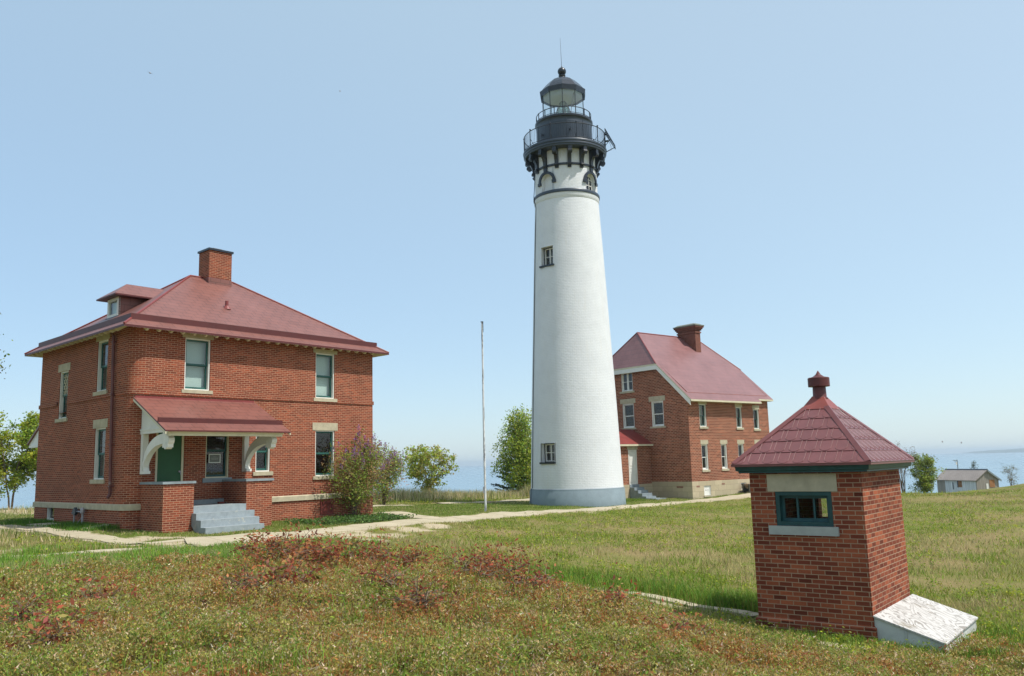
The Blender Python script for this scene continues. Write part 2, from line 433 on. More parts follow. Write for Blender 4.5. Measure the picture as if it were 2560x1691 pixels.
# name, width, points
PATHS = [
    ('main', 1.25, [(-7.2, 24.2), (-6.2, 26.0), (-5.1, 28.7), (-4.1, 31.0), (-2.8, 32.9), (-.6, 35.6), (3.0, 40.4), (6.5, 44.4), (10.3, 48.5), (14.1, 51.7), (20, 56)]),
    ('side', .75, [(-24.5, 35.5), (-17.1, 28.9), (-13.4, 25.6), (-9.8, 22.55)]),
    ('front', .55, [(-9.8, 22.55), (-9.2, 23.1), (-8.5, 23.7)]),
    ('cross', .9, [(-5.4, 35.6), (-3.9, 33.9), (-3.0, 33.1)]),
    ('edge', 1.0, [(-20, 13.5), (-11.6, 18.7), (-10.2, 19.5), (-8.6, 20.5), (-7.6, 22.2)]),
    ('back', .7, [(-9.5, 42.0), (-6.9, 42.5), (-5.6, 43.6)]),
    ('back', .8, [(-3.9, 45.7), (-1.7, 48.5), (.8, 51.5), (4, 55)]),
    ('pump', .5, [(2.15, 17.25), (2.9, 16.85), (3.7, 16.4), (4.3, 15.75)]),
]
PAD = [(-9.05, 23.55), (-8.35, 24.6), (-6.9, 25.9), (-6.0, 25.2), (-5.6, 23.2), (-6.3, 20.9), (-7.6, 20.6), (-8.3, 21.9)]
HEATH = [(-12.5, 11.5), (-7.9, 13.2), (-6.4, 14.3), (-4.8, 14.6), (-3.0, 15.2), (-1.5, 15.4), (-.2, 14.6), (.8, 13.7), (1.7, 13.3), (2.3, 12.1), (2.9, 10.9), (3.7, 10.8), (5.2, 11.9), (7.4, 12.9), (9.5, 13.4), (12, 12), (10, 5), (5, 2), (-9, 2), (-14, 7)]
def path_dist(x, y):
    """metres outside the nearest path edge (negative on it)"""
    d = np.full(np.shape(x), 1e9)
    for _, w, pl in PATHS: d = np.minimum(d, seg_dist(x, y, pl) - w / 2)
    ins = in_poly(x, y, PAD); dp = seg_dist(x, y, PAD + PAD[:1])
    return np.where(ins, np.minimum(d, -dp), np.minimum(d, dp))
def hummock(x, y):
    return np.clip(fbm(x, y, 1.15, 21) - .34, -.1, 1) * .36 * heath_mask(x, y) * np.clip((np.hypot(x, y) - 3) / 2, 0, 1)
def heath_mask(x, y):
    d = seg_dist(x, y, HEATH + HEATH[:1]); s = np.where(in_poly(x, y, HEATH), 1, -1) * d
    return np.clip((s + (fbm(x, y, 1.6, 3) - .5) * 2.2) / .7 + .5, 0, 1)
SAND = [(-5.6, 21.6, 1.3), (-4.8, 20.6, 1.0), (-4.9, 24.0, 1.5), (-4.1, 25.9, 1.2), (-3.4, 28.4, 1.0), (-2.9, 30.2, .8), (-12.4, 20.7, 1.1), (-9.0, 22.4, .7), (-10.5, 24.2, .6), (-9.6, 24.6, .6), (.9, 17.6, .8), (1.8, 17.6, .7),
        (-27, 44.5, 4.5), (-22, 42.5, 3.2), (-33, 43, 5), (26, 52.5, 1.0), (40, 63, 5), (46, 66, 5), (4.6, 12.9, .35), (3.4, 39, .5)]
def sand_mask(x, y):
    s = np.zeros(np.shape(x))
    for cx, cy, r in SAND: s = np.maximum(s, np.clip(1.25 - np.hypot(x - cx, y - cy) / r, 0, 1))
    p = path_dist(x, y); s = np.maximum(s, np.clip(1 - p / .45, 0, 1) * .75)
    return np.clip(s + (fbm(x, y, .9, 11) - .5) * 1.1 * (s > .02), 0, 1)
DRY = [(13, 26, 2.4), (16, 29, 2.6), (11, 23, 1.7), (18.5, 28, 2.2), (3.5, 24.5, 2.), (6, 26.5, 2.), (.8, 24, 1.8), (20, 35, 3.), (9.3, 20, 1.3), (14.5, 21, 1.6), (12, 36, 2.6), (24, 46, 3.), (5, 31, 2), (-.5, 28.5, 1.5)]
def dry_mask(x, y):
    s = np.zeros(np.shape(x))
    for cx, cy, r in DRY: s = np.maximum(s, np.exp(-(((x - cx) * .8) ** 2 + ((y - cy) * 1.35) ** 2) / (r * r)))
    return np.clip(s * 1.0 * (fbm(x, y, 1.1, 13) * 1.9 - .15), 0, 1)
LAWN = [(-26, 40), (-17.5, 27), (-9.5, 21.8), (-7.5, 24.5), (-5, 29.5), (-2.5, 33), (1, 37), (6, 43), (10.5, 48), (14.5, 51.5), (20, 57), (12, 57), (3, 53), (-4, 46), (-7, 43), (-12, 44)]
def lawn_mask(x, y):
    d = seg_dist(x, y, LAWN + LAWN[:1]); s = np.where(in_poly(x, y, LAWN), 1, -1) * d
    return np.clip(s / .8 + .5, 0, 1)

def build_ground():
    rad = np.concatenate([[.01], np.geomspace(.6, 3000, 330)]); na = 640
    az = np.linspace(0, 2 * np.pi, na, endpoint=False)
    # angular steps are finest where the picture looks
    az = az + .55 * np.sin(az - 0.) * -1.
    Rr, A = np.meshgrid(rad, az, indexing='ij')
    X = Rr * np.sin(A); Y = Rr * np.cos(A); Z = height(X, Y)
    bumpy = hummock(X, Y) + (fbm(X, Y, .35, 22) - .5) * .05 * heath_mask(X, Y) + (fbm(X, Y, 1.2, 23) - .5) * .06 * (1 - lawn_mask(X, Y))
    Z = Z + bumpy * np.clip(1 - Rr / 120, 0, 1) * np.clip(path_dist(X, Y) / .3, 0, 1)
    nr = len(rad); v = np.stack([X, Y, Z], -1).reshape(-1, 3)
    i, j = np.meshgrid(np.arange(nr - 1), np.arange(na), indexing='ij'); j2 = (j + 1) % na
    q = np.stack([i * na + j, (i + 1) * na + j, (i + 1) * na + j2, i * na + j2], -1).reshape(-1, 4)
    me = bpy.data.meshes.new('ground')
    me.vertices.add(len(v)); me.vertices.foreach_set('co', v.astype(np.float32).ravel())
    me.loops.add(q.size); me.loops.foreach_set('vertex_index', q.astype(np.int32).ravel())
    me.polygons.add(len(q)); me.polygons.foreach_set('loop_start', np.arange(0, q.size, 4, dtype=np.int32))
    try: me.polygons.foreach_set('loop_total', np.full(len(q), 4, dtype=np.int32))
    except Exception: pass
    a = me.attributes.new('Mask', 'FLOAT_COLOR', 'POINT')
    c = np.ones((len(v), 4), np.float32)
    c[:, 0] = sand_mask(v[:, 0], v[:, 1]); c[:, 1] = heath_mask(v[:, 0], v[:, 1]); c[:, 2] = lawn_mask(v[:, 0], v[:, 1]); c[:, 3] = dry_mask(v[:, 0], v[:, 1])
    a.data.foreach_set('color', c.ravel())
    me.update(calc_edges=True); me.validate()
    me.polygons.foreach_set('use_smooth', [True] * len(me.polygons))
    m, t, b = nmat('meadow_ground'); co = objco(t)
    at = N(t, 'ShaderNodeAttribute'); at.attribute_name = 'Mask'
    sp = N(t, 'ShaderNodeSeparateColor'); t.links.new(at.outputs['Color'], sp.inputs[0])
    big = noise(t, .12, 6, .6, co); mid = noise(t, .8, 6, .65, co, .4); fine = noise(t, 9., 8, .75, co); fin2 = noise(t, 38., 4, .7, co)
    green = ramp(t, fine, [(.25, (.055, .075, .012)), (.5, (.125, .15, .026)), (.75, (.22, .22, .06))])
    dry = ramp(t, fin2, [(.25, (.10, .075, .03)), (.55, (.26, .20, .09)), (.8, (.42, .34, .18))])
    c1 = mixc(t, ramp(t, mid, [(.38, (0, 0, 0)), (.60, (.9, .9, .9))]), green, dry)
    c1 = mixc(t, ramp(t, big, [(.4, (0, 0, 0)), (.7, (.55, .55, .55))]), c1, ramp(t, fine, [(.3, (.06, .10, .012)), (.7, (.15, .20, .025))]))
    c1 = mixc(t, at.outputs['Alpha'], c1, dry)
    lawn = ramp(t, fine, [(.25, (.05, .075, .012)), (.5, (.11, .14, .025)), (.8, (.22, .21, .07))])
    lawn = mixc(t, ramp(t, mid, [(.5, (0, 0, 0)), (.75, (.6, .6, .6))]), lawn, (.25, .21, .10))
    c1 = mixc(t, sp.outputs[2], c1, lawn)
    hea = ramp(t, fin2, [(.3, (.05, .035, .018)), (.55, (.13, .09, .04)), (.8, (.28, .23, .15))])
    c1 = mixc(t, sp.outputs[1], c1, hea)
    sand = ramp(t, fin2, [(.2, (.28, .22, .13)), (.5, (.44, .37, .25)), (.8, (.56, .49, .36))])
    sm = N(t, 'ShaderNodeMath', operation='ADD'); t.links.new(sp.outputs[0], sm.inputs[0])
    s2 = N(t, 'ShaderNodeMath', operation='MULTIPLY_ADD'); t.links.new(noise(t, 3.2, 6, .7, co), s2.inputs[0]); s2.inputs[1].default_value = .9; s2.inputs[2].default_value = -.45; t.links.new(s2.outputs[0], sm.inputs[1])
    r = N(t, 'ShaderNodeMapRange'); r.inputs[1].default_value = .38; r.inputs[2].default_value = .62; t.links.new(sm.outputs[0], r.inputs[0])
    c1 = mixc(t, r.outputs[0], c1, sand)
    t.links.new(c1, b.inputs['Base Color']); b.inputs['Roughness'].default_value = .95; b.inputs['Specular IOR Level'].default_value = .1
    bump(t, b, fine, .9, .05)
    me.materials.append(m)
    o = link(bpy.data.objects.new('ground', me)); o['kind'] = 'structure'
    return o
build_ground()

def ribbon(name, pl, w, lift, jitter=.05, thick=.05):
    pl = np.array(pl, float); seg = np.hypot(*np.diff(pl, axis=0).T); L = np.r_[0, np.cumsum(seg)]
    n = max(4, int(L[-1] / .35)); s = np.linspace(0, L[-1], n)
    x = np.interp(s, L, pl[:, 0]); y = np.interp(s, L, pl[:, 1])
    k = np.array([.25, .5, .25])
    for _ in range(4): x[1:-1] = np.convolve(x, k, 'valid'); y[1:-1] = np.convolve(y, k, 'valid')
    tx = np.gradient(x); ty = np.gradient(y); l = np.hypot(tx, ty); nx, ny = -ty / l, tx / l
    r = np.random.default_rng(int(w * 100) + n)
    rows = []
    for f in np.linspace(-.5, .5, 7):
        e = w * f + (r.normal(0, jitter, n) if abs(f) == .5 else 0)
        px, py = x + nx * e, y + ny * e
        rows.append(np.stack([px, py, height(px, py) + lift], -1))
    mb = MB()
    for a in range(6):
        for i in range(n - 1): mb.face([rows[a][i], rows[a][i + 1], rows[a + 1][i + 1], rows[a + 1][i]], uv=[(s[i], a * w / 6), (s[i + 1], a * w / 6), (s[i + 1], (a + 1) * w / 6), (s[i], (a + 1) * w / 6)])
    for a in (0, 6):
        for i in range(n - 1): mb.face([rows[a][i], rows[a][i + 1], rows[a][i + 1] - [0, 0, thick], rows[a][i] - [0, 0, thick]])
    o = mb.build(name, M['path'], fix=False); o['kind'] = 'structure'
    return o
def path_material():
    m, t, b = nmat('worn_path'); co = objco(t)
    uv = t.nodes.new('ShaderNodeTexCoord').outputs['UV']
    k = N(t, 'ShaderNodeTexBrick', Scale=1., **{'Mortar Size': .018, 'Mortar Smooth': .3, 'Brick Width': 1.2, 'Row Height': 1.6}); k.offset = 0
    k.inputs['Color1'].default_value = (.49, .43, .31, 1); k.inputs['Color2'].default_value = (.44, .39, .28, 1); k.inputs['Mortar'].default_value = (.16, .13, .08, 1)
    t.links.new(uv, k.inputs[0])
    c = mixc(t, ramp(t, noise(t, 1.1, 7, .7, co), [(.4, (0, 0, 0)), (.75, (.8, .8, .8))]), k.outputs['Color'], (.34, .29, .19))
    c = mixc(t, ramp(t, noise(t, 30, 4, .7, co), [(.35, (.35, .35, .35)), (.6, (0, 0, 0))]), c, (.24, .2, .13))
    t.links.new(c, b.inputs[0]); b.inputs['Roughness'].default_value = .93; b.inputs['Specular IOR Level'].default_value = .15
    bump(t, b, noise(t, 25, 5, .7, co), .4, .01)
    return m
M['path'] = path_material()
for i, (nme, w, pl) in enumerate(PATHS): ribbon('path', pl, w, .022 + .003 * i)
def pad():
    P = np.array(PAD); c = P.mean(0); mb = MB(); K = 9; ring = []
    n = 60; per = np.r_[P, P[:1]]; seg = np.hypot(*np.diff(per, axis=0).T); L = np.r_[0, np.cumsum(seg)]
    s = np.linspace(0, L[-1], n, endpoint=False); bx = np.interp(s, L, per[:, 0]); by = np.interp(s, L, per[:, 1])
    for k in range(K + 1):
        f = k / K; x = c[0] + (bx - c[0]) * f; y = c[1] + (by - c[1]) * f
        ring.append(np.stack([x, y, height(x, y) + .052], -1))
    for k in range(K):
        for i in range(n):
            j = (i + 1) % n; q = [ring[k][i], ring[k + 1][i], ring[k + 1][j], ring[k][j]]
            mb.face(q, uv=[(p[0] * .78 + p[1] * .63, p[1] * .78 - p[0] * .63) for p in q])
    o = mb.build('path', M['path']); o['kind'] = 'structure'
pad()

# lake and the far shore
def lake():
    mb = MB(); y0 = 60.; Lz = -14.0
    xs = np.linspace(-14000, 14000, 15); ys = np.array([y0, 200, 600, 1600, 4000, 9000])
    for i in range(len(xs) - 1):
        for j in range(len(ys) - 1): mb.face([(xs[i], ys[j], Lz), (xs[i + 1], ys[j], Lz), (xs[i + 1], ys[j + 1], Lz), (xs[i], ys[j + 1], Lz)])
    m, t, b = nmat('lake_water'); co = objco(t)
    mp = N(t, 'ShaderNodeMapping'); mp.inputs['Scale'].default_value = (.0012, .006, 1); t.links.new(co, mp.inputs[0])
    f = noise(t, 1.6, 4, .5, mp.outputs[0])
    t.links.new(ramp(t, f, [(.35, (.15, .24, .31)), (.65, (.17, .26, .33))]), b.inputs[0])
    rr = N(t, 'ShaderNodeMapRange'); rr.inputs[1].default_value = .35; rr.inputs[2].default_value = .65; rr.inputs[3].default_value = .24; rr.inputs[4].default_value = .30
    t.links.new(f, rr.inputs[0]); t.links.new(rr.outputs[0], b.inputs['Roughness'])
    b.inputs['IOR'].default_value = 1.33
    m2 = N(t, 'ShaderNodeMapping'); m2.inputs['Scale'].default_value = (.25, .6, 1); t.links.new(co, m2.inputs[0])
    bump(t, b, noise(t, 1., 4, .6, m2.outputs[0]), .05, .3)
    o = mb.build('water', m, fix=False); o['kind'] = 'structure'
lake()
def shore():
    mb = MB(); r = np.random.default_rng(3); n = 60
    xs = np.linspace(3270, 7000, n); top = -14 + 45 * (1 - np.exp(-(xs - 3250) / 700)) + 7 * vnoise(xs, xs * 0, 120, 4); top[0] = -13
    dep = np.linspace(0, 1, n) * 900
    A = [(x, 6000 - .3 * (x - 3270), -15) for x in xs]; Bt = [(x, 6060 - .3 * (x - 3150), z) for x, z in zip(xs, top)]; Cb = [(x + 300, 6900 - .3 * (x - 3150), z + 4) for x, z in zip(xs, top)]
    for i in range(n - 1):
        mb.face([A[i], A[i + 1], Bt[i + 1], Bt[i]]); mb.face([Bt[i], Bt[i + 1], Cb[i + 1], Cb[i]])
    m = paint('wooded_shore', (.05, .075, .04), .95, .3, .02, .1)
    o = mb.build('hills', m); o['kind'] = 'structure'
shore()

# ------------------------------------------------------------------ local building frames
class Frame:
    """u along the sunny wall, v along the shaded wall, z up from the camera height"""
    def __init__(s, x, y, th, a=0.):
        s.o = np.array([x, y, 0.]); s.eu = np.array([math.sin(th), math.cos(th), 0]); s.ev = np.array([-math.cos(th + a), math.sin(th + a), 0])
    def P(s, u, v, z): return s.o + s.eu * u + s.ev * v + np.array([0, 0, z])
def wall_u(F, v0=0.): return lambda a, d, z: F.P(a, v0 - d, z)      # wall running along u, outward = -v
def wall_v(F, u0=0.): return lambda a, d, z: F.P(u0 - d, a, z)      # wall running along v, outward = -u

def wall_holes(mb, Wf, a0, a1, z0, z1, holes, reveal=.14):
    A = sorted({a0, a1, *[h[0] for h in holes], *[h[1] for h in holes]}); Z = sorted({z0, z1, *[h[2] for h in holes], *[h[3] for h in holes]})
    A = [x for x in A if a0 <= x <= a1]; Z = [x for x in Z if z0 <= x <= z1]
    for i in range(len(A) - 1):
        for j in range(len(Z) - 1):
            ca, cz = (A[i] + A[i + 1]) / 2, (Z[j] + Z[j + 1]) / 2
            if any(h[0] < ca < h[1] and h[2] < cz < h[3] for h in holes): continue
            mb.face([Wf(A[i], 0, Z[j]), Wf(A[i + 1], 0, Z[j]), Wf(A[i + 1], 0, Z[j + 1]), Wf(A[i], 0, Z[j + 1])])
    for b0, b1, y0, y1 in holes:
        for p, q in (((b0, y0), (b1, y0)), ((b1, y0), (b1, y1)), ((b1, y1), (b0, y1)), ((b0, y1), (b0, y0))):
            mb.face([Wf(p[0], 0, p[1]), Wf(q[0], 0, q[1]), Wf(q[0], -reveal, q[1]), Wf(p[0], -reveal, p[1])])

def frame_boxes(mb, Wf, a0, a1, z0, z1, w, d0, d1, wb=None):
    wb = w if wb is None else wb
    mb.box(Wf, (a0, d0, z0), (a0 + w, d1, z1)); mb.box(Wf, (a1 - w, d0, z0), (a1, d1, z1))
    mb.box(Wf, (a0 + w, d0, z0), (a1 - w, d1, z0 + wb)); mb.box(Wf, (a0 + w, d0, z1 - w), (a1 - w, d1, z1))

def sash_window(parent, Wf, a0, a1, z0, z1, sash='sash_green', casing='white', behind='interior', sill=None, lintel=None, mid=.5, lattice=False, rec=.11, sill_mat='stone', mull=0, cw=.04, sw=.06, behind_lower=None, label=None):
    mb = MB(); frame_boxes(mb, Wf, a0 + .004, a1 - .004, z0 + .004, z1 - .004, cw, -rec - .05, -.03)
    w = mb.build('window', M[casing], parent)
    if label: w['label'] = label
    i0, i1, y0, y1 = a0 + cw, a1 - cw, z0 + cw * .4, z1 - cw
    zm = y0 + (y1 - y0) * mid
    if mull:
        for k in range(mull + 1):
            p0 = i0 + (i1 - i0) * k / (mull + 1); p1 = i0 + (i1 - i0) * (k + 1) / (mull + 1)
            mb = MB(); frame_boxes(mb, Wf, p0 + .003, p1 - .003, y0, y1, sw, -rec - .03, -rec + .015)
            mb.box(Wf, (p0 + sw, -rec - .025, zm - .015), (p1 - sw, -rec + .01, zm + .015))
            mb.build('sash', M[sash], w)
            g = MB(); g.face([Wf(p0 + sw, -rec - .01, y0 + sw), Wf(p1 - sw, -rec - .01, y0 + sw), Wf(p1 - sw, -rec - .01, y1 - sw), Wf(p0 + sw, -rec - .01, y1 - sw)]); g.build('pane', M['glass'], w, fix=False)
    else:
        for k, (b0, b1, d) in enumerate(((zm - .02, y1, -rec), (y0, zm + .02, -rec - .04))):
            mb = MB(); frame_boxes(mb, Wf, i0 + .003, i1 - .003, b0, b1, sw, d - .035, d, sw if k == 0 else .1)
            if k == 1: mb.box(Wf, ((i0 + i1) / 2 - .09, d, b0 + .05), ((i0 + i1) / 2 + .09, d + .02, b0 + .07))
            lt = MB()
            if lattice and k == 0:
                hgt = b1 - b0; wd = i1 - i0
                for s in (-1, 1):
                    for q in np.linspace(-1, 1, 9):
                        t0 = (0 if s > 0 else 1); p = []
                        for f in (0, 1): p.append((i0 + wd * (.5 + q * .9 + s * (f - .5) * .9), b0 + hgt * f))
                        # clip to the sash
                        (xa, za), (xb, zb) = p; ts = [0, 1]
                        if xa != xb:
                            for lim in (i0 + sw, i1 - sw):
                                tt = (lim - xa) / (xb - xa)
                                ts.append(tt)
                        lo, hi = 0., 1.
                        tA = (i0 + sw - xa) / (xb - xa); tB = (i1 - sw - xa) / (xb - xa)
                        lo, hi = max(0, min(tA, tB)), min(1, max(tA, tB))
                        if hi - lo < .05: continue
                        lt.tube([Wf(xa + (xb - xa) * lo, d - .010, za + (zb - za) * lo), Wf(xa + (xb - xa) * hi, d - .012, za + (zb - za) * hi)], .011, 4)
                lt.build('lattice', M['cream'], w, fix=False)
            mb.build('upper_sash' if k == 0 else 'lower_sash', M[sash], w)
            g = MB(); e0, e1 = b0 + sw, b1 - sw
            g.face([Wf(i0 + sw, d - .018, e0), Wf(i1 - sw, d - .018, e0), Wf(i1 - sw, d - .018, e1), Wf(i0 + sw, d - .018, e1)]); g.build('pane', M['glass'], w, fix=False)
    for zz0, zz1, mat in ((zm, z1, behind), (z0, zm, behind_lower or behind)):
        if mat == 'interior': continue
        bl = MB(); bl.box(Wf, (a0 + .02, -rec - .20, zz0), (a1 - .02, -rec - .19, zz1)); bl.build('blind', M[mat], w)
    if sill:
        mb = MB(); mb.box(Wf, (a0 - sill[0], -.10, z0 - sill[1]), (a1 + sill[0], .05, z0 + .004)); mb.build('sill', M[sill_mat], w)
    if lintel:
        mb = MB(); mb.box(Wf, (a0 - lintel[0], -.10, z1 - .003), (a1 + lintel[0], .014, z1 + lintel[1])); mb.build('lintel', M['stone'], w)
    return w

# ------------------------------------------------------------------ the square brick house on the left
F1 = Frame(-11.8948, 26.2504, .6825, .0697)
H1 = thing('brick_house', (-11.6, 30.5, -1.8), 'square red brick house with hipped roof and small porch, left of the white tower', 'house', 'red brick houses of the station')
def house_one():
    P = F1.P; UW, DV = 9.907, 7.995; R = .45; Zb, Zt = -2.35, 4.78
    Wu, Wv = wall_u(F1), wall_v(F1)
    hu = [(1.79, 2.71, 2.67, 4.40), (7.09, 7.98, 2.62, 4.34), (7.10, 8.00, -.28, 1.42), (4.54, 5.13, -.055, 1.36), (2.63, 3.50, -.22, 1.62), (.90, 1.86, -.92, 1.42), (7.335, 7.95, -1.70, -1.19)]
    hv = [(1.87, 2.73, 2.70, 4.40), (5.27, 6.09, 1.99, 3.68), (1.76, 2.66, -.165, 1.50), (5.98, 6.74, -1.56, -1.04)]
    mb = MB()
    wall_holes(mb, Wu, R, UW, Zb, Zt, hu); wall_holes(mb, Wv, R, DV, Zb, Zt, hv)
    arc = [(R - R * math.sin(t), R - R * math.cos(t)) for t in np.linspace(0, math.pi / 2, 13)]
    s = 0.
    for (ua, va), (ub, vb) in zip(arc[:-1], arc[1:]):
        l = math.hypot(ua - ub, va - vb)
        mb.face([P(ua, va, Zb), P(ub, vb, Zb), P(ub, vb, Zt), P(ua, va, Zt)], uv=[(s, Zb), (s + l, Zb), (s + l, Zt), (s, Zt)]); s += l
    mb.face([P(UW, 0, Zb), P(UW, DV, Zb), P(UW, DV, Zt), P(UW, 0, Zt)]); mb.face([P(0, DV, Zb), P(UW, DV, Zb), P(UW, DV, Zt), P(0, DV, Zt)])
    mb.face([P(0, DV, 2.2), P(R, DV, 2.2), P(R, R, 2.2), P(0, R, 2.2)])
    mb.build('wall', M['brick_a'], H1)
    # projecting belts follow the rounded corner
    def belt(name, z0, z1, o, mat, u_end=UW, u_cut=None, v_cut=None, bev=0.):
        mb = MB(); RR = R + o
        path = [(-o, DV + o)] + [(R - RR * math.cos(t), R - RR * math.sin(t)) for t in np.linspace(0, math.pi / 2, 13)]
        path = [p for p in path]
        if u_cut: path += [(u_cut[0], -o)]; segs = [path, [(u_cut[1], -o), (u_end + o, -o), (u_end + o, DV)]]
        else: segs = [path + [(u_end + o, -o), (u_end + o, DV)]]
        if v_cut: segs = [[segs[0][0], (-o, v_cut[0])], [(-o, v_cut[1])] + segs[0][1:]] + segs[1:]
        for sg in segs:
            s = 0
            inn = []
            for k, (u, v) in enumerate(sg):
                inn.append((min(max(u, .05 if u < R else u), UW - .02) if u > UW else max(u, .0), max(v, 0.0)))
            for (a, b) in zip(range(len(sg) - 1), range(1, len(sg))):
                (ua, va), (ub, vb) = sg[a], sg[b]; l = math.hypot(ua - ub, va - vb)
                mb.face([P(ua, va, z0), P(ub, vb, z0), P(ub, vb, z1 - bev), P(ua, va, z1 - bev)], uv=[(s, z0), (s + l, z0), (s + l, z1), (s, z1)]); s += l
                ca = np.array([R, R]) if (ua < R and va < R + .01) else None
                def inner(u, v):
                    if u < R and v < R + 1e-6:
                        d = np.array([u - R, v - R]); d = d / np.linalg.norm(d) * (R - .03); return R + d[0], R + d[1]
                    return (max(u + o + .03, .03) if u < R else (UW - .03 if u > UW else u)), (max(v + o + .03, .03) if v < R else v)
                ia, ib = inner(ua, va), inner(ub, vb)
                mb.face([P(ua, va, z1 - bev), P(ub, vb, z1 - bev), P(*ib, z1), P(*ia, z1)]); mb.face([P(ua, va, z0), P(ub, vb, z0), P(*ib, z0), P(*ia, z0)])
        if u_cut:
            for uc in u_cut: mb.face([P(uc, -o, z0), P(uc, .03, z0), P(uc, .03, z1), P(uc, -o, z1 - bev)])
        return mb.build(name, M[mat], H1, fix=False)
    belt('string_course', 2.46, 2.60, .035, 'brick_a', v_cut=(6.17, 5.19))
    belt('water_table', -1.12, -.91, .05, 'stone', u_cut=(.452, 4.252), bev=.05)
    # windows
    sash_window(H1, Wu, *hu[0], behind='blind', sill=(.10, .11), lintel=(.11, .19), label='upper window left of the vent pipe, over the porch roof')
    sash_window(H1, Wu, *hu[1], behind='blind', sill=(.11, .12), lintel=(.12, .15))
    sash_window(H1, Wu, *hu[2], behind='interior', behind_lower='interior', sill=(.11, .12), lintel=(.14, .28))
    sash_window(H1, Wu, *hu[3], sill=(.11, .13), lintel=(.1, .2))
    sash_window(H1, Wu, *hu[4], sash='teal', casing='cream', sill=(.10, .14), sill_mat='grey', lintel=(.1, .2))
    sash_window(H1, Wv, *hv[0], behind='interior', behind_lower='curtain', sill=(.13, .12), lintel=(.14, .22))
    sash_window(H1, Wv, *hv[1], behind='interior', sill=(.15, .12), lintel=(.16, .27), lattice=True, label='window with diamond lattice in its upper sash')
    sash_window(H1, Wv, *hv[2], behind='interior', behind_lower='curtain', sill=(.12, .13), lintel=(.14, .28))
    w = MB(); frame_boxes(w, Wv, *hv[3], .06, -.14, -.03); ww = w.build('cellar_window', M['white'], H1)
    g = MB(); g.face([Wv(6.03, -.11, -1.5), Wv(6.68, -.11, -1.5), Wv(6.68, -.11, -1.1), Wv(6.03, -.11, -1.1)]); g.build('pane', M['glass'], ww, fix=False)
    g = MB(); g.box(Wv, (5.86, -.1, -1.72), (7.0, .07, -1.565)); g.build('sill', M['stone'], ww)
    # iron hatch in the foot of the wall
    h = MB(); h.box(Wu, (7.34, -.1, -1.695), (7.945, .0, -1.195)); frame_boxes(h, Wu, 7.345, 7.94, -1.69, -1.2, .06, .001, .03)
    for k in (7.47, 7.8): h.box(Wu, (k - .02, .005, -1.30), (k + .02, .05, -1.2))
    h.build('iron_hatch', M['rust'], H1)
    # green door
    d = MB(); frame_boxes(d, Wu, .90, 1.86, -.92, 1.42, .075, -.13, -.02, .02); dd = d.build('door', M['cream'], H1); dd['label'] = 'green boarded front door under the porch'
    p = MB(); p.box(Wu, (.975, -.10, -.9), (1.785, -.05, 1.345)); p.build('door_leaf', M['door_green'], dd)
    k = MB(); k.box(Wu, (1.70, -.05, .0), (1.79, -.01, .05)); k.tube([Wu(1.74, -.02, .0), Wu(1.74, .05, .0), Wu(1.74, .05, -.1)], .014, 6); k.build('handle', M['steel'], dd)
    # ---- roof
    o = .486; ze, zr = 4.546, 7.49; ra, rb = 3.90, 5.75; vm = DV / 2
    E = [P(-o, -o, ze), P(UW + o, -o, ze), P(UW + o, DV + o, ze), P(-o, DV + o, ze)]; A, Bq = P(ra, vm, zr), P(rb, vm, zr)
    mb = MB(); th = np.array([0, 0, -.07])
    mb.face([E[0], E[1], Bq, A]); mb.face([E[1], E[2], Bq]); mb.face([E[2], E[3], A, Bq]); mb.face([E[3], E[0], A])
    roof = mb.build('roof', M['roof'], H1, fix=False)
    mb = MB()
    for i in range(4): mb.face([E[i], E[(i + 1) % 4], E[(i + 1) % 4] + th, E[i] + th])
    mb.build('eaves_edge', M['roof_shaded'], roof, fix=False)
    mb = MB(); low = [e + th * 1.02 for e in E]
    mb.face([low[0], low[1], Bq + th, A + th]); mb.face([low[1], low[2], Bq + th]); mb.face([low[2], low[3], A + th, Bq + th]); mb.face([low[3], low[0], A + th]); mb.build('soffit', M['cream'], roof, fix=False)
    # rafter tails under the eaves, one mesh shared by all copies of a side
    ku, kv = (zr - ze) / (vm + o), (zr - ze) / (ra + o)
    def tail_u(u): # on the sunny side
        mb = MB(); pr = [(-.44, ze + .02 - .075), (.0, ze + .02 - .075 + .44 * ku), (.0, ze - .075 + .44 * ku - .13), (-.34, ze - .17 + .05), (-.44, ze - .085)]
        mb.prism([P(u - .035, v, z) for v, z in pr], [P(u + .035, v, z) for v, z in pr]); return mb
    first = tail_u(.3).build('rafter_tail', M['cream'], roof)
    for i in range(1, 24): dup(first, dv=tuple(F1.eu * .405 * i))
    def tail_v(v):
        mb = MB(); pr = [(-.44, ze + .02 - .075), (.0, ze + .02 - .075 + .44 * kv), (.0, ze - .075 + .44 * kv - .13), (-.34, ze - .17 + .05), (-.44, ze - .085)]
        mb.prism([P(u, v - .035, z) for u, z in pr], [P(u, v + .035, z) for u, z in pr]); return mb
    first = tail_v(.3).build('rafter_tail', M['cream'], roof)
    for i in range(1, 19): dup(first, dv=tuple(F1.ev * .42 * i))
    # upstand gutter along the lower roof
    g = .13; zg = ze + (o - g) * .66
    mb = MB(); G = [(-g, -g), (UW + g, -g), (UW + g, DV + g), (-g, DV + g)]
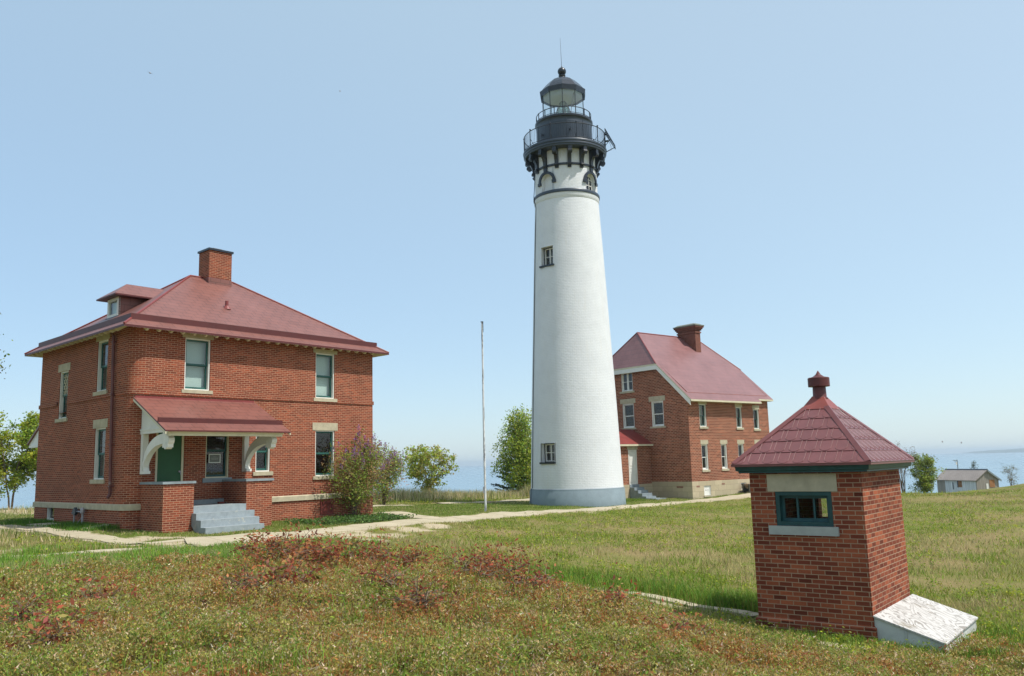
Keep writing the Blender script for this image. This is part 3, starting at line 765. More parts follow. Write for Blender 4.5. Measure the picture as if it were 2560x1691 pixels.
    for i in range(4):
        (ua, va), (ub, vb) = G[i], G[(i + 1) % 4]
        mb.face([P(ua, va, zg - .02), P(ub, vb, zg - .02), P(ub, vb, zg + .19), P(ua, va, zg + .19)])
        s = .05; ia = (ua + (s if ua < 1 else -s), va + (s if va < 1 else -s)); ib = (ub + (s if ub < 1 else -s), vb + (s if vb < 1 else -s))
        mb.face([P(ua, va, zg + .19), P(ub, vb, zg + .19), P(*ib, zg + .19), P(*ia, zg + .19)]); mb.face([P(*ia, zg + .19), P(*ib, zg + .19), P(*ib, zg + .0), P(*ia, zg + .0)])
    mb.build('roof_gutter', M['roof_shaded'], roof, fix=False)
    mb = MB()
    up = np.array([0, 0, .015])
    for a, b in ((E[0], A), (E[1], Bq), (E[2], Bq), (E[3], A), (A, Bq)): mb.tube([a + up, b + up], .035, 6)
    mb.build('ridge_cap', M['roof_plain'], roof)
    # chimney
    cu0, cu1, cv0, cv1 = 4.456, 5.44, 3.576, 4.42
    mb = MB(); mb.box(P, (cu0, cv0, 6.5), (cu1, cv1, 8.55)); ch = mb.build('chimney', M['brick_a'], roof)
    mb = MB(); mb.box(P, (cu0 - .05, cv0 - .05, 8.55), (cu1 + .05, cv1 + .05, 8.63)); mb.build('chimney_cap', M['dark'], roof)
    mb = MB(); mb.box(P, (4.75, 3.8, 8.63), (5.05, 4.1, 8.69)); mb.box(P, (4.7, 3.75, 8.69), (5.1, 4.15, 8.71)); mb.build('flue_cover', M['steel'], roof)
    mb = MB(); mb.box(P, (cu0 - .012, cv0 - .012, 6.8), (cu1 + .012, cv1 + .012, 7.46)); mb.build('flashing', M['roof'], roof)
    # vent pipe
    mb = MB(); mb.tube([P(4.17, 1.61, 5.85), P(4.17, 1.61, 6.18)], .062, 12); mb.lathe(P(4.17, 1.61, 0), [(.16, 5.86), (.08, 5.99), (.062, 6.0)], 12); mb.build('vent_pipe', M['roof_plain'], roof)
    # dormer on the shaded slope
    du, dvc, dw = .97, 4.0, .47
    zs = lambda u: ze + (u + o) * kv
    zb, zt = zs(du) - .02, 6.22
    mb = MB(); ub = (zt - ze) / kv - o
    for s in (-1, 1):
        v = dvc + s * dw
        mb.face([P(du, v, zb), P(ub, v, zt), P(du, v, zt)])
    dm = mb.build('dormer', M['roof'], H1, fix=False)
    Wd = wall_v(F1, du)
    mb = MB(); frame_boxes(mb, Wd, dvc - dw, dvc + dw, zb, zt, .12, -.06, .02); mb.build('dormer_frame', M['white'], dm)
    g_ = MB(); g_.face([Wd(dvc - .4, -.03, zb + .1), Wd(dvc + .4, -.03, zb + .1), Wd(dvc + .4, -.03, zt - .1), Wd(dvc - .4, -.03, zt - .1)]); g_.build('pane', M['glass'], dm, fix=False)
    bl = MB(); bl.box(Wd, (dvc - .4, -.16, zb), (dvc + .4, -.14, zt)); bl.build('blind', M['blind'], dm)
    mb = MB(); mb.box(Wd, (dvc - .55, -.02, zb - .05), (dvc + .55, .05, zb + .02)); mb.build('sill', M['dark'], dm)
    e0, ev, ez, rz, ru = .68, .84, 6.25, 6.80, 1.42
    uend = lambda z: (z - ze) / kv - o
    mb = MB(); a1, a2 = P(e0, dvc - ev, ez), P(e0, dvc + ev, ez); rdg = P(ru, dvc, rz); b1, b2, rb2 = P(uend(ez), dvc - ev, ez), P(uend(ez), dvc + ev, ez), P(uend(rz), dvc, rz)
    mb.face([a1, a2, rdg]); mb.face([a1, b1, rb2, rdg]); mb.face([a2, b2, rb2, rdg]); mb.build('dormer_roof', M['roof'], dm, fix=False)
    mb = MB(); q = np.array([0, 0, -.05]); mb.prism([a1 - [0, 0, .004], a2 - [0, 0, .004], b2 - [0, 0, .004], b1 - [0, 0, .004]], [a1 + q, a2 + q, b2 + q, b1 + q]); mb.build('dormer_soffit', M['roof_shaded'], dm)
    # downpipe
    mb = MB(); mb.tube([Wv(1.28, .25, 4.62), Wv(1.24, .09, 4.42), Wv(1.12, .09, 1.8), Wv(1.0, .09, -.62), Wv(1.0, .16, -.74)], .05, 8)
    for z, v in ((4.2, 1.23), (2.5, 1.15), (.9, 1.07), (-.4, 1.01)): mb.box(Wv, (v - .07, .0, z), (v + .07, .15, z + .03))
    mb.build('downpipe', M['downpipe'], H1)
    # ---- porch
    pu0, pu1, pu2, pu3, pv = .452, 1.443, 3.281, 4.252, 1.56
    for (a, b) in ((pu0, pu1), (pu2, pu3)):
        mb = MB(); mb.box(Wu, (a, .0, -2.4), (b, pv, -.345)); pr = mb.build('porch_pier', M['brick_a'], H1)
        mb = MB(); mb.box(Wu, (a - .045, .001, -.345), (b + .045, pv + .045, -.275)); mb.build('pier_cap', M['grey'], pr)
    mb = MB(); mb.box(Wu, (pu1 + .002, .0, -2.2), (pu2 - .002, pv, -1.045)); mb.box(Wu, (pu1 + .002, .0, -1.045), (pu2 - .002, .12, -.90)); mb.build('porch_floor', M['step_grey'], H1)
    mb = MB(); prof = [(pv + .003, -1.25), (pv + .30, -1.25), (pv + .30, -1.447), (pv + .60, -1.447), (pv + .60, -1.655), (pv + .90, -1.655), (pv + .90, -1.95), (pv + .45, -1.95), (pv + .003, -1.62)]
    mb.prism([Wu(1.385, d, z) for d, z in prof], [Wu(3.415, d, z) for d, z in prof]); mb.build('porch_steps', M['step_grey'], H1)
    # porch roof
    tz, ez2, dp = 2.35, 1.235, 2.30
    pr0, pr1 = .105, 4.475
    mb = MB()
    T = [Wu(pr0, .0, tz), Wu(pr1, .0, tz), Wu(pr1, dp, ez2), Wu(pr0, dp, ez2)]; t2 = np.array([0, 0, -.045])
    mb.face(T); prf = mb.build('porch_roof', M['roof'], H1, fix=False)
    mb = MB(); B2 = [p + t2 for p in T]
    for i in range(4): mb.face([T[i], T[(i + 1) % 4], B2[(i + 1) % 4], B2[i]])
    mb.build('roof_edge', M['roof_shaded'], prf, fix=False)
    mb = MB(); mb.face([p + t2 * 1.02 for p in T])
    B3 = [p + t2 * 1.04 for p in T]; B4 = [p + t2 * 2.2 for p in T]
    for s in (0, 1):
        a, b = (T[0], T[3]) if s == 0 else (T[1], T[2]); off = F1.eu * (.03 if s == 0 else -.03)
        mb.prism([a + t2 * 1.03, b + t2 * 1.03, b + t2 * 2.6, a + t2 * 2.6], [a + t2 * 1.03 + off, b + t2 * 1.03 + off, b + t2 * 2.6 + off, a + t2 * 2.6 + off])
    mb.build('soffit', M['cream'], prf, fix=False)
    kp = (tz - ez2) / dp
    mb = MB(); d = dp - .5; zz = tz - kp * d
    q = [Wu(pr0 + .0, d, zz), Wu(pr1 - .0, d, zz), Wu(pr1, d, zz + .15), Wu(pr0, d, zz + .15)]; mb.face(q); mb.face([q[3], q[2], Wu(pr1, d - .04, zz + .15), Wu(pr0, d - .04, zz + .15)])
    mb.face([Wu(pr1, d - .04, zz + .15), Wu(pr0, d - .04, zz + .15), Wu(pr0, d - .04, zz), Wu(pr1, d - .04, zz)])
    mb.build('gutter', M['roof_shaded'], prf, fix=False)
    mb = MB(); mb.box(Wu, (pr0 + .05, .0, tz - .06), (pr1 - .05, .03, tz + .05)); mb.build('wall_flashing', M['roof_plain'], prf)
    mb = MB(); mb.box(Wu, (.27, dp - .27, 1.075), (4.24, dp - .13, 1.195)); mb.box(Wu, (.24, dp - .13, 1.15), (4.27, dp - .10, 1.20)); mb.build('fascia_beam', M['cream'], prf)
    # white gable sides
    for u in (.40, 4.13):
        mb = MB(); pr_ = [(.0, 1.35), (1.66, 1.28), (1.78, tz - kp * 1.78 - .06), (.0, tz - .07)]
        mb.prism([Wu(u, d, z) for d, z in pr_], [Wu(u + .03, d, z) for d, z in pr_])
        mb.box(Wu, (u - .025, .0, 1.20), (u + .055, 1.95, 1.345)); mb.box(Wu, (u - .045, .0, 1.30), (u + .07, 1.98, 1.35))
        mb.build('gable_panel', M['white'], prf)
    # scroll brackets
    def bracket(u0, u1):
        mb = MB(); mb.box(Wu, (u0, .0, -.02), (u1, .15, 1.2))
        # curved strut
        n = 12; outer = []; inner = []
        for t in np.linspace(0, 1, n):
            a = math.pi - t * math.pi / 2 * .98
            inner.append((1.58 + 1.40 * math.cos(a), -.0 + .86 * math.sin(a))); outer.append((1.56 + 1.36 * math.cos(a) - .0, .26 + .90 * math.sin(a)))
        inner[0] = (.30, .0); outer[0] = (.13, .30)
        A, Bv = [], []
        for i in range(n - 1):
            c0 = [Wu(u0, *outer[i]), Wu(u0, *outer[i + 1]), Wu(u0, *inner[i + 1]), Wu(u0, *inner[i])]; c1 = [Wu(u1, *outer[i]), Wu(u1, *outer[i + 1]), Wu(u1, *inner[i + 1]), Wu(u1, *inner[i])]
            mb.prism(c0, c1)
        mb.box(Wu, (u0 - .01, .02, -.03), (u1 + .01, .34, .06))
        # scroll end: two rolls and a drop
        for d, z, r in ((1.80, .96, .13), (1.70, .80, .11)):
            pts = [(d + r * math.cos(a), z + r * math.sin(a)) for a in np.linspace(0, 2 * math.pi, 14, endpoint=False)]
            mb.prism([Wu(u0 - .004, *p) for p in pts], [Wu(u1 + .004, *p) for p in pts])
        mb.box(Wu, (u0, 1.50, .74), (u1, 1.86, 1.2))
        return mb.build('scroll_bracket', M['white'], prf)
    bracket(.40, .58); bracket(4.0, 4.18)
    # rear porch roof, seen end-on at the far left
    mb = MB(); v0, v1 = DV, DV + 2.0; c = [(v0, 2.35), (v1, 1.25), (v1, 1.19), (v0, 2.27)]
    mb.prism([P(.25, v, z) for v, z in c], [P(5.2, v, z) for v, z in c]); rp = mb.build('rear_porch_roof', M['roof'], H1)
    mb = MB(); c = [(v0, 2.28), (v1 - .03, 1.2), (v1 - .25, 1.17), (v0, 1.17)]
    mb.prism([P(.32, v, z) for v, z in c], [P(.36, v, z) for v, z in c]); mb.box(P, (.25, v0, 1.08), (5.2, v1 - .25, 1.17)); mb.build('gable_panel', M['white'], rp)
house_one()

# small things at the house
def small_things():
    P = F1.P; Wu, Wv = wall_u(F1), wall_v(F1)
    Wf = Wu
    o = P(3.0, -.02, .42); sg = thing('notice_sign', tuple(o - [0, 0, .14]), 'small framed grey notice on the dark window beside the green porch door', 'sign')
    mb = MB(); frame_boxes(mb, Wf, 2.76, 3.19, .28, .575, .025, -.045, -.02); mb.build('frame', M['white'], sg)
    mb = MB(); mb.box(Wf, (2.785, -.045, .305), (3.165, -.032, .55)); mb.build('board', paint('notice_board', (.16, .17, .16), .7, .1, 3), sg)
    mb = MB()
    for z, a, b in ((.48, 2.91, 3.05), (.435, 2.84, 3.11), (.40, 2.86, 3.09)): mb.box(Wf, (a, -.032, z - .008), (b, -.0305, z + .008))
    mb.build('lettering', paint('faint_lettering', (.30, .31, .29), .7, .3, 30), sg)
    b = MB(); b.box(Wf, (2.80, .55, -1.045), (3.0, .68, -.985)); tag(b.build('loose_brick', M['rust']), 'loose dark brick lying on the grey porch floor', 'brick')
    # well cover slab, splash block, gas riser
    def slab(name, uv, zt, th, label, cat, mat):
        mb = MB(); z = zt; c = [P(u, v, 0) for u, v in uv]
        zz = [gz(p[0], p[1]) for p in c]; zz = [np.mean(zz)] * len(c)
        mb.prism([p + [0, 0, q - .15] for p, q in zip(c, zz)], [p + [0, 0, q + th] for p, q in zip(c, zz)]); return tag(mb.build(name, M[mat]), label, cat)
    slab('concrete_slab', [(-.15, 4.25), (-.9, 4.35), (-1.0, 5.7), (-.2, 5.6)], 0, .055, 'flat pale concrete slab in the grass below the shaded cellar window', 'slab', 'concrete')
    c = P(-.35, 1.15, 0); g = gz(c[0], c[1]); mb = MB()
    mb.hexa([P(-.1, .95, g - .02), P(-.75, .9, g - .06), P(-.75, 1.4, g - .06), P(-.1, 1.35, g - .02), P(-.1, .95, g + .13), P(-.75, .9, g + .05), P(-.75, 1.4, g + .05), P(-.1, 1.35, g + .13)])
    tag(mb.build('splash_block', M['concrete']), 'sloping concrete splash block under the rusty downpipe', 'splash block')
    c = P(-.15, 3.4, 0); g = gz(c[0], c[1]); t = thing('gas_meter', (c[0], c[1], g), 'grey gas riser pipes with a dark regulator against the shaded brick wall', 'gas meter')
    mb = MB(); mb.tube([Wv(3.72, .14, g - .1), Wv(3.70, .14, -1.22)], .03, 8); mb.tube([Wv(3.0, .14, g - .1), Wv(3.0, .14, -1.2)], .035, 8); mb.tube([Wv(3.7, .14, -1.2), Wv(3.02, .14, -1.19)], .022, 8); mb.tube([Wv(3.05, .16, g + .25), Wv(3.3, .3, g - .05)], .01, 6); mb.build('pipe', M['steel'], t)
    mb = MB(); mb.tube([Wv(3.62, .1, -1.2), Wv(3.62, .2, -1.2)], .11, 12); mb.tube([Wv(3.62, .15, -1.32), Wv(3.62, .15, -1.06)], .05, 10); mb.tube([Wv(3.86, .15, -1.25), Wv(3.6, .15, -1.22)], .035, 8); mb.build('regulator', M['charcoal'], t)
    mb = MB(); mb.tube([Wv(3.0, .15, -1.24), Wv(3.0, .15, -1.12), Wv(3.0, .15, -1.06)], [.07, .075, .03], 10); mb.build('meter_head', M['steel'], t)
small_things()

# ------------------------------------------------------------------ lighthouse
def lighthouse():
    az = math.radians(4.129); C = np.array([3.27, 46.06, 0.])
    nf = np.array([math.sin(az), math.cos(az), 0]); el = np.array([math.cos(az), -math.sin(az), 0])
    T = thing('lighthouse', (C[0], C[1], -2.25), 'tall white brick lighthouse tower with black gallery and glazed lantern', 'lighthouse')
    def D(al): return -nf * math.cos(al) + el * math.sin(al)         # al = 0 faces the camera, positive to the right
    def Q(r, al, z): return C + D(al) * r + np.array([0, 0, z])
    rad_k = [(-1.38, 2.468), (3.34, 2.285), (7.4, 2.10), (11.4, 1.925), (14.26, 1.785)]
    RS = lambda z: float(np.interp(z, [k[0] for k in rad_k], [k[1] for k in rad_k]))
    white = nmat('whitewashed_brick'); m, t, b = white; co = objco(t); uv = t.nodes.new('ShaderNodeTexCoord').outputs['UV']
    k = N(t, 'ShaderNodeTexBrick', Scale=1., **{'Mortar Size': .012, 'Mortar Smooth': .9, 'Brick Width': .22, 'Row Height': .085}); t.links.new(uv, k.inputs[0])
    f = noise(t, 1.2, 6, .65, co)
    c = mixc(t, ramp(t, f, [(.4, (0, 0, 0)), (.75, (1, 1, 1))]), (.72, .735, .75), (.65, .665, .68))
    c = mixc(t, ramp(t, noise(t, 16, 3, .6, co), [(.66, (0, 0, 0)), (.72, (.5, .5, .5))]), c, (.45, .44, .42))
    c = mixc(t, k.outputs['Fac'], c, mixc(t, .14, c, (.40, .42, .45)))
    st = N(t, 'ShaderNodeMapping'); st.inputs['Scale'].default_value = (3., 3., .35); t.links.new(co, st.inputs[0])
    c = mixc(t, ramp(t, noise(t, 1.5, 5, .7, st.outputs[0]), [(.55, (0, 0, 0)), (.8, (.4, .4, .4))]), c, (.66, .63, .56))
    t.links.new(c, b.inputs[0]); b.inputs['Roughness'].default_value = .6; b.inputs['Specular IOR Level'].default_value = .25
    inv = N(t, 'ShaderNodeMath', operation='MULTIPLY'); inv.inputs[1].default_value = -.5; t.links.new(k.outputs['Fac'], inv.inputs[0])
    ad = N(t, 'ShaderNodeMath', operation='ADD'); t.links.new(inv.outputs[0], ad.inputs[0]); t.links.new(noise(t, 5., 6, .7, co), ad.inputs[1])
    bump(t, b, ad.outputs[0],   .45, .03)
    M['tower_white'] = m
    wa = math.radians(-37.5)
    # shaft with true window openings
    wins = [(-.78, wa, .52, 1.16), (10.55, wa, .50, 1.10)]           # z0, angle, half width (m), height : lower, upper
    wins = [(.02, .43, .98), (10.52, .41, 1.03)]
    angs = list(np.linspace(-math.pi, math.pi, 97))
    zs = {-1.38, 14.26, *[q[0] for q in rad_k], *np.linspace(-1.38, 14.26, 24)}
    rects = []
    for z0, hw, hh in wins:
        ha = hw / RS(z0); rects.append((wa - ha, wa + ha, z0, z0 + hh)); zs |= {z0, z0 + hh}
        angs = [a for a in angs if not (wa - ha - .03 < a < wa + ha + .03)] + [wa - ha, wa, wa + ha]
    angs = sorted(set(angs)); zs = sorted(zs)
    mb = MB(smooth=True)
    for i in range(len(angs) - 1):
        for j in range(len(zs) - 1):
            a, z = (angs[i] + angs[i + 1]) / 2, (zs[j] + zs[j + 1]) / 2
            if any(r[0] < a < r[1] and r[2] < z < r[3] for r in rects): continue
            q = [(angs[i], zs[j]), (angs[i + 1], zs[j]), (angs[i + 1], zs[j + 1]), (angs[i], zs[j + 1])]
            mb.face([Q(RS(zz), aa, zz) for aa, zz in q], uv=[(aa * 2.1, zz) for aa, zz in q])
    mb.build('tower_shaft', M['tower_white'], T)
    def tw(r0, r1, z0, z1):
        dn, tg = D(wa), np.cross([0, 0, 1.], D(wa)); tg = tg if tg @ el > 0 else -tg
        hw = (r1 - r0) / 2 * RS(z0); front = RS(z0) * math.cos((r1 - r0) / 2)
        base = C + dn * front
        Wt = lambda a, d, z: base + tg * a + dn * d + np.array([0, 0, z])
        hole = MB(); rv = .36
        for p, q in (((-hw, z0), (hw, z0)), ((hw, z0), (hw, z1)), ((hw, z1), (-hw, z1)), ((-hw, z1), (-hw, z0))):
            hole.face([Wt(p[0], .10, p[1]), Wt(q[0], .10, q[1]), Wt(q[0], -rv, q[1]), Wt(p[0], -rv, p[1])])
        # trim the reveal to the curved face
        hole = MB(); 
        for p, q in (((-hw, z0), (hw, z0)), ((hw, z1), (-hw, z1))): hole.face([Wt(p[0], 0, p[1]), Wt(0, RS(p[1]) - front - .0, p[1]), Wt(q[0], 0, q[1]), Wt(q[0], -rv, q[1]), Wt(p[0], -rv, p[1])])
        for s in (-hw, hw): hole.face([Wt(s, 0, z0), Wt(s, RS(z1) - RS(z0), z1), Wt(s, -rv, z1), Wt(s, -rv, z0)])
        w = hole.build('window', M['tower_white'], T, fix=False)
        mb = MB(); frame_boxes(mb, Wt, -hw, hw, z0, z1, .04, -rv + .03, -rv + .10); mb.build('frame', M['dark'], w)
        mb = MB(); frame_boxes(mb, Wt, -hw + .04, hw - .04, z0 + .03, z1 - .04, .06, -rv, -rv + .07); mb.box(Wt, (-.035, -rv + .01, z0 + .05), (.035, -rv + .075, z1 - .06)); zm = (z0 + z1) / 2
        mb.box(Wt, (-hw + .08, -rv + .02, zm - .02), (hw - .08, -rv + .065, zm + .02)); mb.build('sash', M['white'], w)
        g = MB(); g.face([Wt(-hw, -rv + .03, z0), Wt(hw, -rv + .03, z0), Wt(hw, -rv + .03, z1), Wt(-hw, -rv + .03, z1)]); g.build('pane', M['glass'], w, fix=False)
        g = MB(); g.box(Wt, (-hw, -rv - .3, z0), (hw, -rv - .28, z1)); g.build('blind', paint('grey_window_back', (.10, .11, .11), .8, .1, 2), w)
        mb = MB(); mb.box(Wt, (-hw - .07, -rv, z0 - .09), (hw + .07, .10, z0 + .003)); mb.build('sill', M['dark'], w)
    for r in rects: tw(*r)
    # base drum
    mb = MB(smooth=True); mb.lathe(C, [(2.585, -2.8), (2.565, -2.25), (2.55, -1.85), (2.545, -1.84), (2.535, -1.52), (2.528, -1.51), (2.515, -1.38), (2.47, -1.372)], 96)
    mb.build('tower_base', paint('grey_base_paint', (.20, .255, .285), .6, .1, 2.5, .3), T)
    # moulding and upper drum with arched niches
    mb = MB(smooth=True); mb.lathe(C, [(1.785, 14.2), (1.80, 14.22), (1.81, 14.27), (1.825, 14.30), (1.825, 14.5)], 96); mb.build('white_band', M['tower_white'], T)
    mb = MB(smooth=True); mb.lathe(C, [(1.75, 14.50), (1.855, 14.50), (1.865, 14.54), (1.865, 14.64), (1.84, 14.68), (1.75, 14.685)], 96); mb.build('black_ring', M['charcoal'], T)
    RU = 1.745; zt0, zt1 = 14.66, 17.0; hz = 15.25         # spring height, half angle, rise
    mb = MB(smooth=True); niches = [wa + k * math.pi / 2 for k in range(4)]
    def ring(a0, a1, n):
        for aa, ab in zip(np.linspace(a0, a1, n + 1)[:-1], np.linspace(a0, a1, n + 1)[1:]):
            mb.face([Q(RU, aa, zt0), Q(RU, ab, zt0), Q(RU, ab, zt1), Q(RU, aa, zt1)], uv=[(aa * RU, zt0), (ab * RU, zt0), (ab * RU, zt1), (aa * RU, zt1)])
    iw = .225
    for k, nc in enumerate(niches):
        ring(nc + iw, nc + math.pi / 2 - iw, 12)
        top = lambda a: hz + .40 * math.sqrt(max(0, 1 - ((a - nc) / iw) ** 2))
        aa = nc + iw * np.sin(np.linspace(-math.pi / 2, math.pi / 2, 21)); ri = RU - .20
        for a, bb in zip(aa[:-1], aa[1:]):
            mb.face([Q(RU, a, top(a)), Q(RU, bb, top(bb)), Q(RU, bb, zt1), Q(RU, a, zt1)])
            mb.face([Q(RU, a, top(a)), Q(RU, bb, top(bb)), Q(ri, bb, top(bb)), Q(ri, a, top(a))])
            if k != 1: mb.face([Q(ri, a, zt0), Q(ri, bb, zt0), Q(ri, bb, top(bb)), Q(ri, a, top(a))])
        for s in (-iw, iw): mb.face([Q(RU, nc + s, zt0), Q(ri, nc + s, zt0), Q(ri, nc + s, hz), Q(RU, nc + s, hz)])
    mb.build('upper_drum', M['tower_white'], T)
    # the lit arch window at right
    nc = niches[1]; ri = RU - .19; w = MB(); aa = nc + iw * .96 * np.sin(np.linspace(-math.pi / 2, math.pi / 2, 21)); top = lambda a, s=0.: hz - s * .3 + (.40 - s) * math.sqrt(max(0, 1 - ((a - nc) / iw) ** 2))
    pts_o = [(aa[0], zt0)] + [(a, top(a)) for a in aa] + [(aa[-1], zt0)]; inn = nc + (aa - nc) * .78; pts_i = [(inn[0], zt0 + .05)] + [(a, top(nc + (a - nc) / .78) - .09) for a in inn] + [(inn[-1], zt0 + .05)]
    for i in range(len(pts_o) - 1):
        o0, o1, i0, i1 = pts_o[i], pts_o[i + 1], pts_i[i], pts_i[i + 1]
        w.face([Q(ri + .02, *o0), Q(ri + .02, *o1), Q(ri + .02, *i1), Q(ri + .02, *i0)])
    for z in (15.02, 15.34): w.face([Q(ri + .025, inn[0], z), Q(ri + .025, inn[-1], z), Q(ri + .025, inn[-1], z + .04), Q(ri + .025, inn[0], z + .04)])
    w.face([Q(ri + .03, nc - .012, zt0), Q(ri + .03, nc + .012, zt0), Q(ri + .03, nc + .012, 15.55), Q(ri + .03, nc - .012, 15.55)])
    aw_ = w.build('arched_window', M['white'], T, fix=False)
    g = MB(); 
    for a, bb in zip(aa[:-1], aa[1:]): g.face([Q(ri, a, zt0), Q(ri, bb, zt0), Q(ri, bb, top(bb)), Q(ri, a, top(a))])
    g.build('pane', M['glass'], aw_, fix=False)
    # black hood arches over the niches
    for nc in niches:
        mb = MB(); n = 20; ho = .335; hi = .238
        P0 = []
        for tt in np.linspace(0, math.pi, n):
            P0.append(((nc - hi * math.cos(tt), hz + .41 * math.sin(tt)), (nc - ho * math.cos(tt), hz + .55 * math.sin(tt))))
        for (a, b_), (c_, d_) in zip(P0[:-1], P0[1:]):
            f = [a, b_, d_, c_]; mb.prism([Q(RU - .01, *q) for q in f], [Q(RU + .07, *q) for q in f])
        for s in (-1, 1):
            f = [(nc + s * .222, hz - .16), (nc + s * .352, hz - .16), (nc + s * .352, hz + .0), (nc + s * .222, hz + .0)]
            mb.prism([Q(RU - .01, *q) for q in f], [Q(RU + .10, *q) for q in f])
        f = [(nc - .055, hz + .50), (nc + .055, hz + .50), (nc + .065, hz + .76), (nc - .065, hz + .76)]
        mb.prism([Q(RU - .01, *q) for q in f], [Q(RU + .10, *q) for q in f])
        mb.build('hood_arch', M['dark'], T)
    # foot ring and sixteen brackets
    mb = MB(smooth=True); mb.lathe(C, [(1.73, 16.03), (1.80, 16.03), (1.80, 16.15), (1.73, 16.15)], 96); mb.build('bracket_ring', M['dark'], T)
    for k in range(16):
        al = wa + k * 2 * math.pi / 16; dn = D(al); tg = np.cross([0, 0, 1.], dn)
        X = lambda r, z, s: C + dn * r + tg * s + np.array([0, 0, z])
        mb = MB(); hw = .10
        n = 10; curve = [(1.82, 15.98)] + [(1.86 + .40 * (1 - math.cos(t)), 16.12 + .60 * math.sin(t)) for t in np.linspace(0, math.pi / 2, n)] + [(2.24, 16.74), (2.24, 16.98)]
        poly = [(1.73, 16.98), (1.73, 15.88), (1.82, 15.88), (1.83, 15.92)] + curve
        mb.prism([X(r, z, -hw) for r, z in poly], [X(r, z, hw) for r, z in poly])
        for r, z, q, ww in ((2.15, 16.68, .13, .112), (1.86, 16.06, .075, .11)):
            c = [(r + q * math.cos(t), z + q * math.sin(t)) for t in np.linspace(0, 2 * math.pi, 12, endpoint=False)]
            mb.prism([X(a, b_, -ww) for a, b_ in c], [X(a, b_, ww) for a, b_ in c])
        mb.build('bracket', M['dark'], T)
    # gallery deck
    mb = MB(smooth=True); mb.lathe(C, [(1.70, 16.96), (2.26, 16.96), (2.29, 16.99), (2.29, 17.05), (2.335, 17.08), (2.345, 17.15), (2.325, 17.19), (2.36, 17.22), (2.37, 17.30), (2.35, 17.335), (1.55, 17.34)], 96)
    gal = mb.build('gallery', M['charcoal'], T)
    # gallery railing
    def rail(name, R, z0, z1, nb, npost, br, extra=True):
        mb = MB(smooth=True); n = 96
        for z, r in ((z1, .024), (z0 + .09, .016)):
            pts = [Q(R, a, z) for a in np.linspace(0, 2 * math.pi, n + 1)]; mb.tube(pts, r, 5, cap=False)
        for k in range(nb):
            a = 2 * math.pi * k / nb
            mb.tube([Q(R, a, z0 + .09), Q(R, a, z1)], br, 4, cap=False)
        for k in range(npost):
            a = wa / 2 + 2 * math.pi * k / npost
            mb.tube([Q(R, a, z0), Q(R, a, z1 + .03)], .028, 6)
            if extra:
                mb.lathe(Q(R, a, 0), [(.0, z1 + .13), (.04, z1 + .11), (.05, z1 + .075), (.035, z1 + .04), (0, z1 + .03)], 8); mb.tube([Q(R - .3, a, z0 + .01), Q(R - .01, a, z0 + .42)], .016, 4)
        return mb.build(name, M['dark'], T, fix=False)
    rail('gallery_railing', 2.30, 17.335, 18.21, 120, 10, .008)
    # watch room
    mb = MB(smooth=True); mb.lathe(C, [(1.57, 17.33), (1.57, 18.62), (1.575, 18.64), (1.575, 18.66), (1.57, 18.68), (1.585, 18.85), (1.61, 18.88)], 96); wr = mb.build('watch_room', M['charcoal'], T)
    mb = MB(smooth=True); mb.lathe(C, [(1.585, 18.86), (1.63, 18.90), (1.645, 18.96), (1.64, 19.03), (1.60, 19.07), (.9, 19.08)], 96); mb.build('watch_room_cornice', M['dark'], T)
    mb = MB()
    for al, z in ((-.85, 18.05), (.22, 18.15), (1.5, 17.95)):
        mb.tube([Q(1.55, al, z), Q(1.68, al, z)], .05, 8); mb.tube([Q(1.66, al, z - .08), Q(1.66, al, z + .06)], .035, 8)
    for k in range(10): a = .1 + k * .628; mb.tube([Q(1.576, a, 17.36), Q(1.576, a, 18.85)], .012, 4, cap=False)
    mb.build('vent_fitting', M['dark'], wr)
    rail('lantern_railing', 1.55, 19.05, 19.47, 0, 16, .0, False)
    # lantern
    na = 10; a0 = math.radians(-1); va = [a0 + 2 * math.pi * k / na for k in range(na)]; Rg = 1.20
    mb = MB(); 
    for k in range(na):
        mb.tube([Q(Rg, va[k], 19.06), Q(Rg, va[k], 20.68)], .022, 5)
        mb.tube([Q(Rg, va[k], 19.09), Q(Rg, va[(k + 1) % na], 19.09)], .025, 5)
    lan = mb.build('lantern', M['dark'], T)
    for k in range(na):
        g = MB(); a, b_ = va[k], va[(k + 1) % na]; g.face([Q(Rg - .01, a, 19.1), Q(Rg - .01, b_, 19.1), Q(Rg - .01, b_, 20.7), Q(Rg - .01, a, 20.7)]); g.build('pane', M['glass_clear'], lan, fix=False)
    mb = MB(); o1, i1 = 1.36, 1.16
    for k in range(na):
        a, b_ = va[k], va[(k + 1) % na]
        mb.face([Q(1.32, a, 20.62), Q(1.32, b_, 20.62), Q(o1, b_, 20.90), Q(o1, a, 20.90)]); mb.face([Q(o1, a, 20.90), Q(o1, b_, 20.90), Q(1.26, b_, 20.96), Q(1.26, a, 20.96)])
        mb.face([Q(1.32, a, 20.62), Q(1.32, b_, 20.62), Q(i1, b_, 20.66), Q(i1, a, 20.66)])
    mb.build('lantern_cornice', M['dark'], lan, fix=False)
    mb = MB()
    for k in range(na):
        a, b_ = va[k], va[(k + 1) % na]; mb.face([Q(1.18, a, 20.665), Q(1.18, b_, 20.665), Q(0.02, b_, 20.9), Q(.02, a, 20.9)])
    mb.build('lantern_ceiling', paint('bright_white', (.78, .84, .90), .5, .03), lan, fix=False)
    prof = [(1.28, 20.94), (1.16, 21.10), (.98, 21.32), (.74, 21.56), (.46, 21.73), (.22, 21.80)]
    mb = MB()
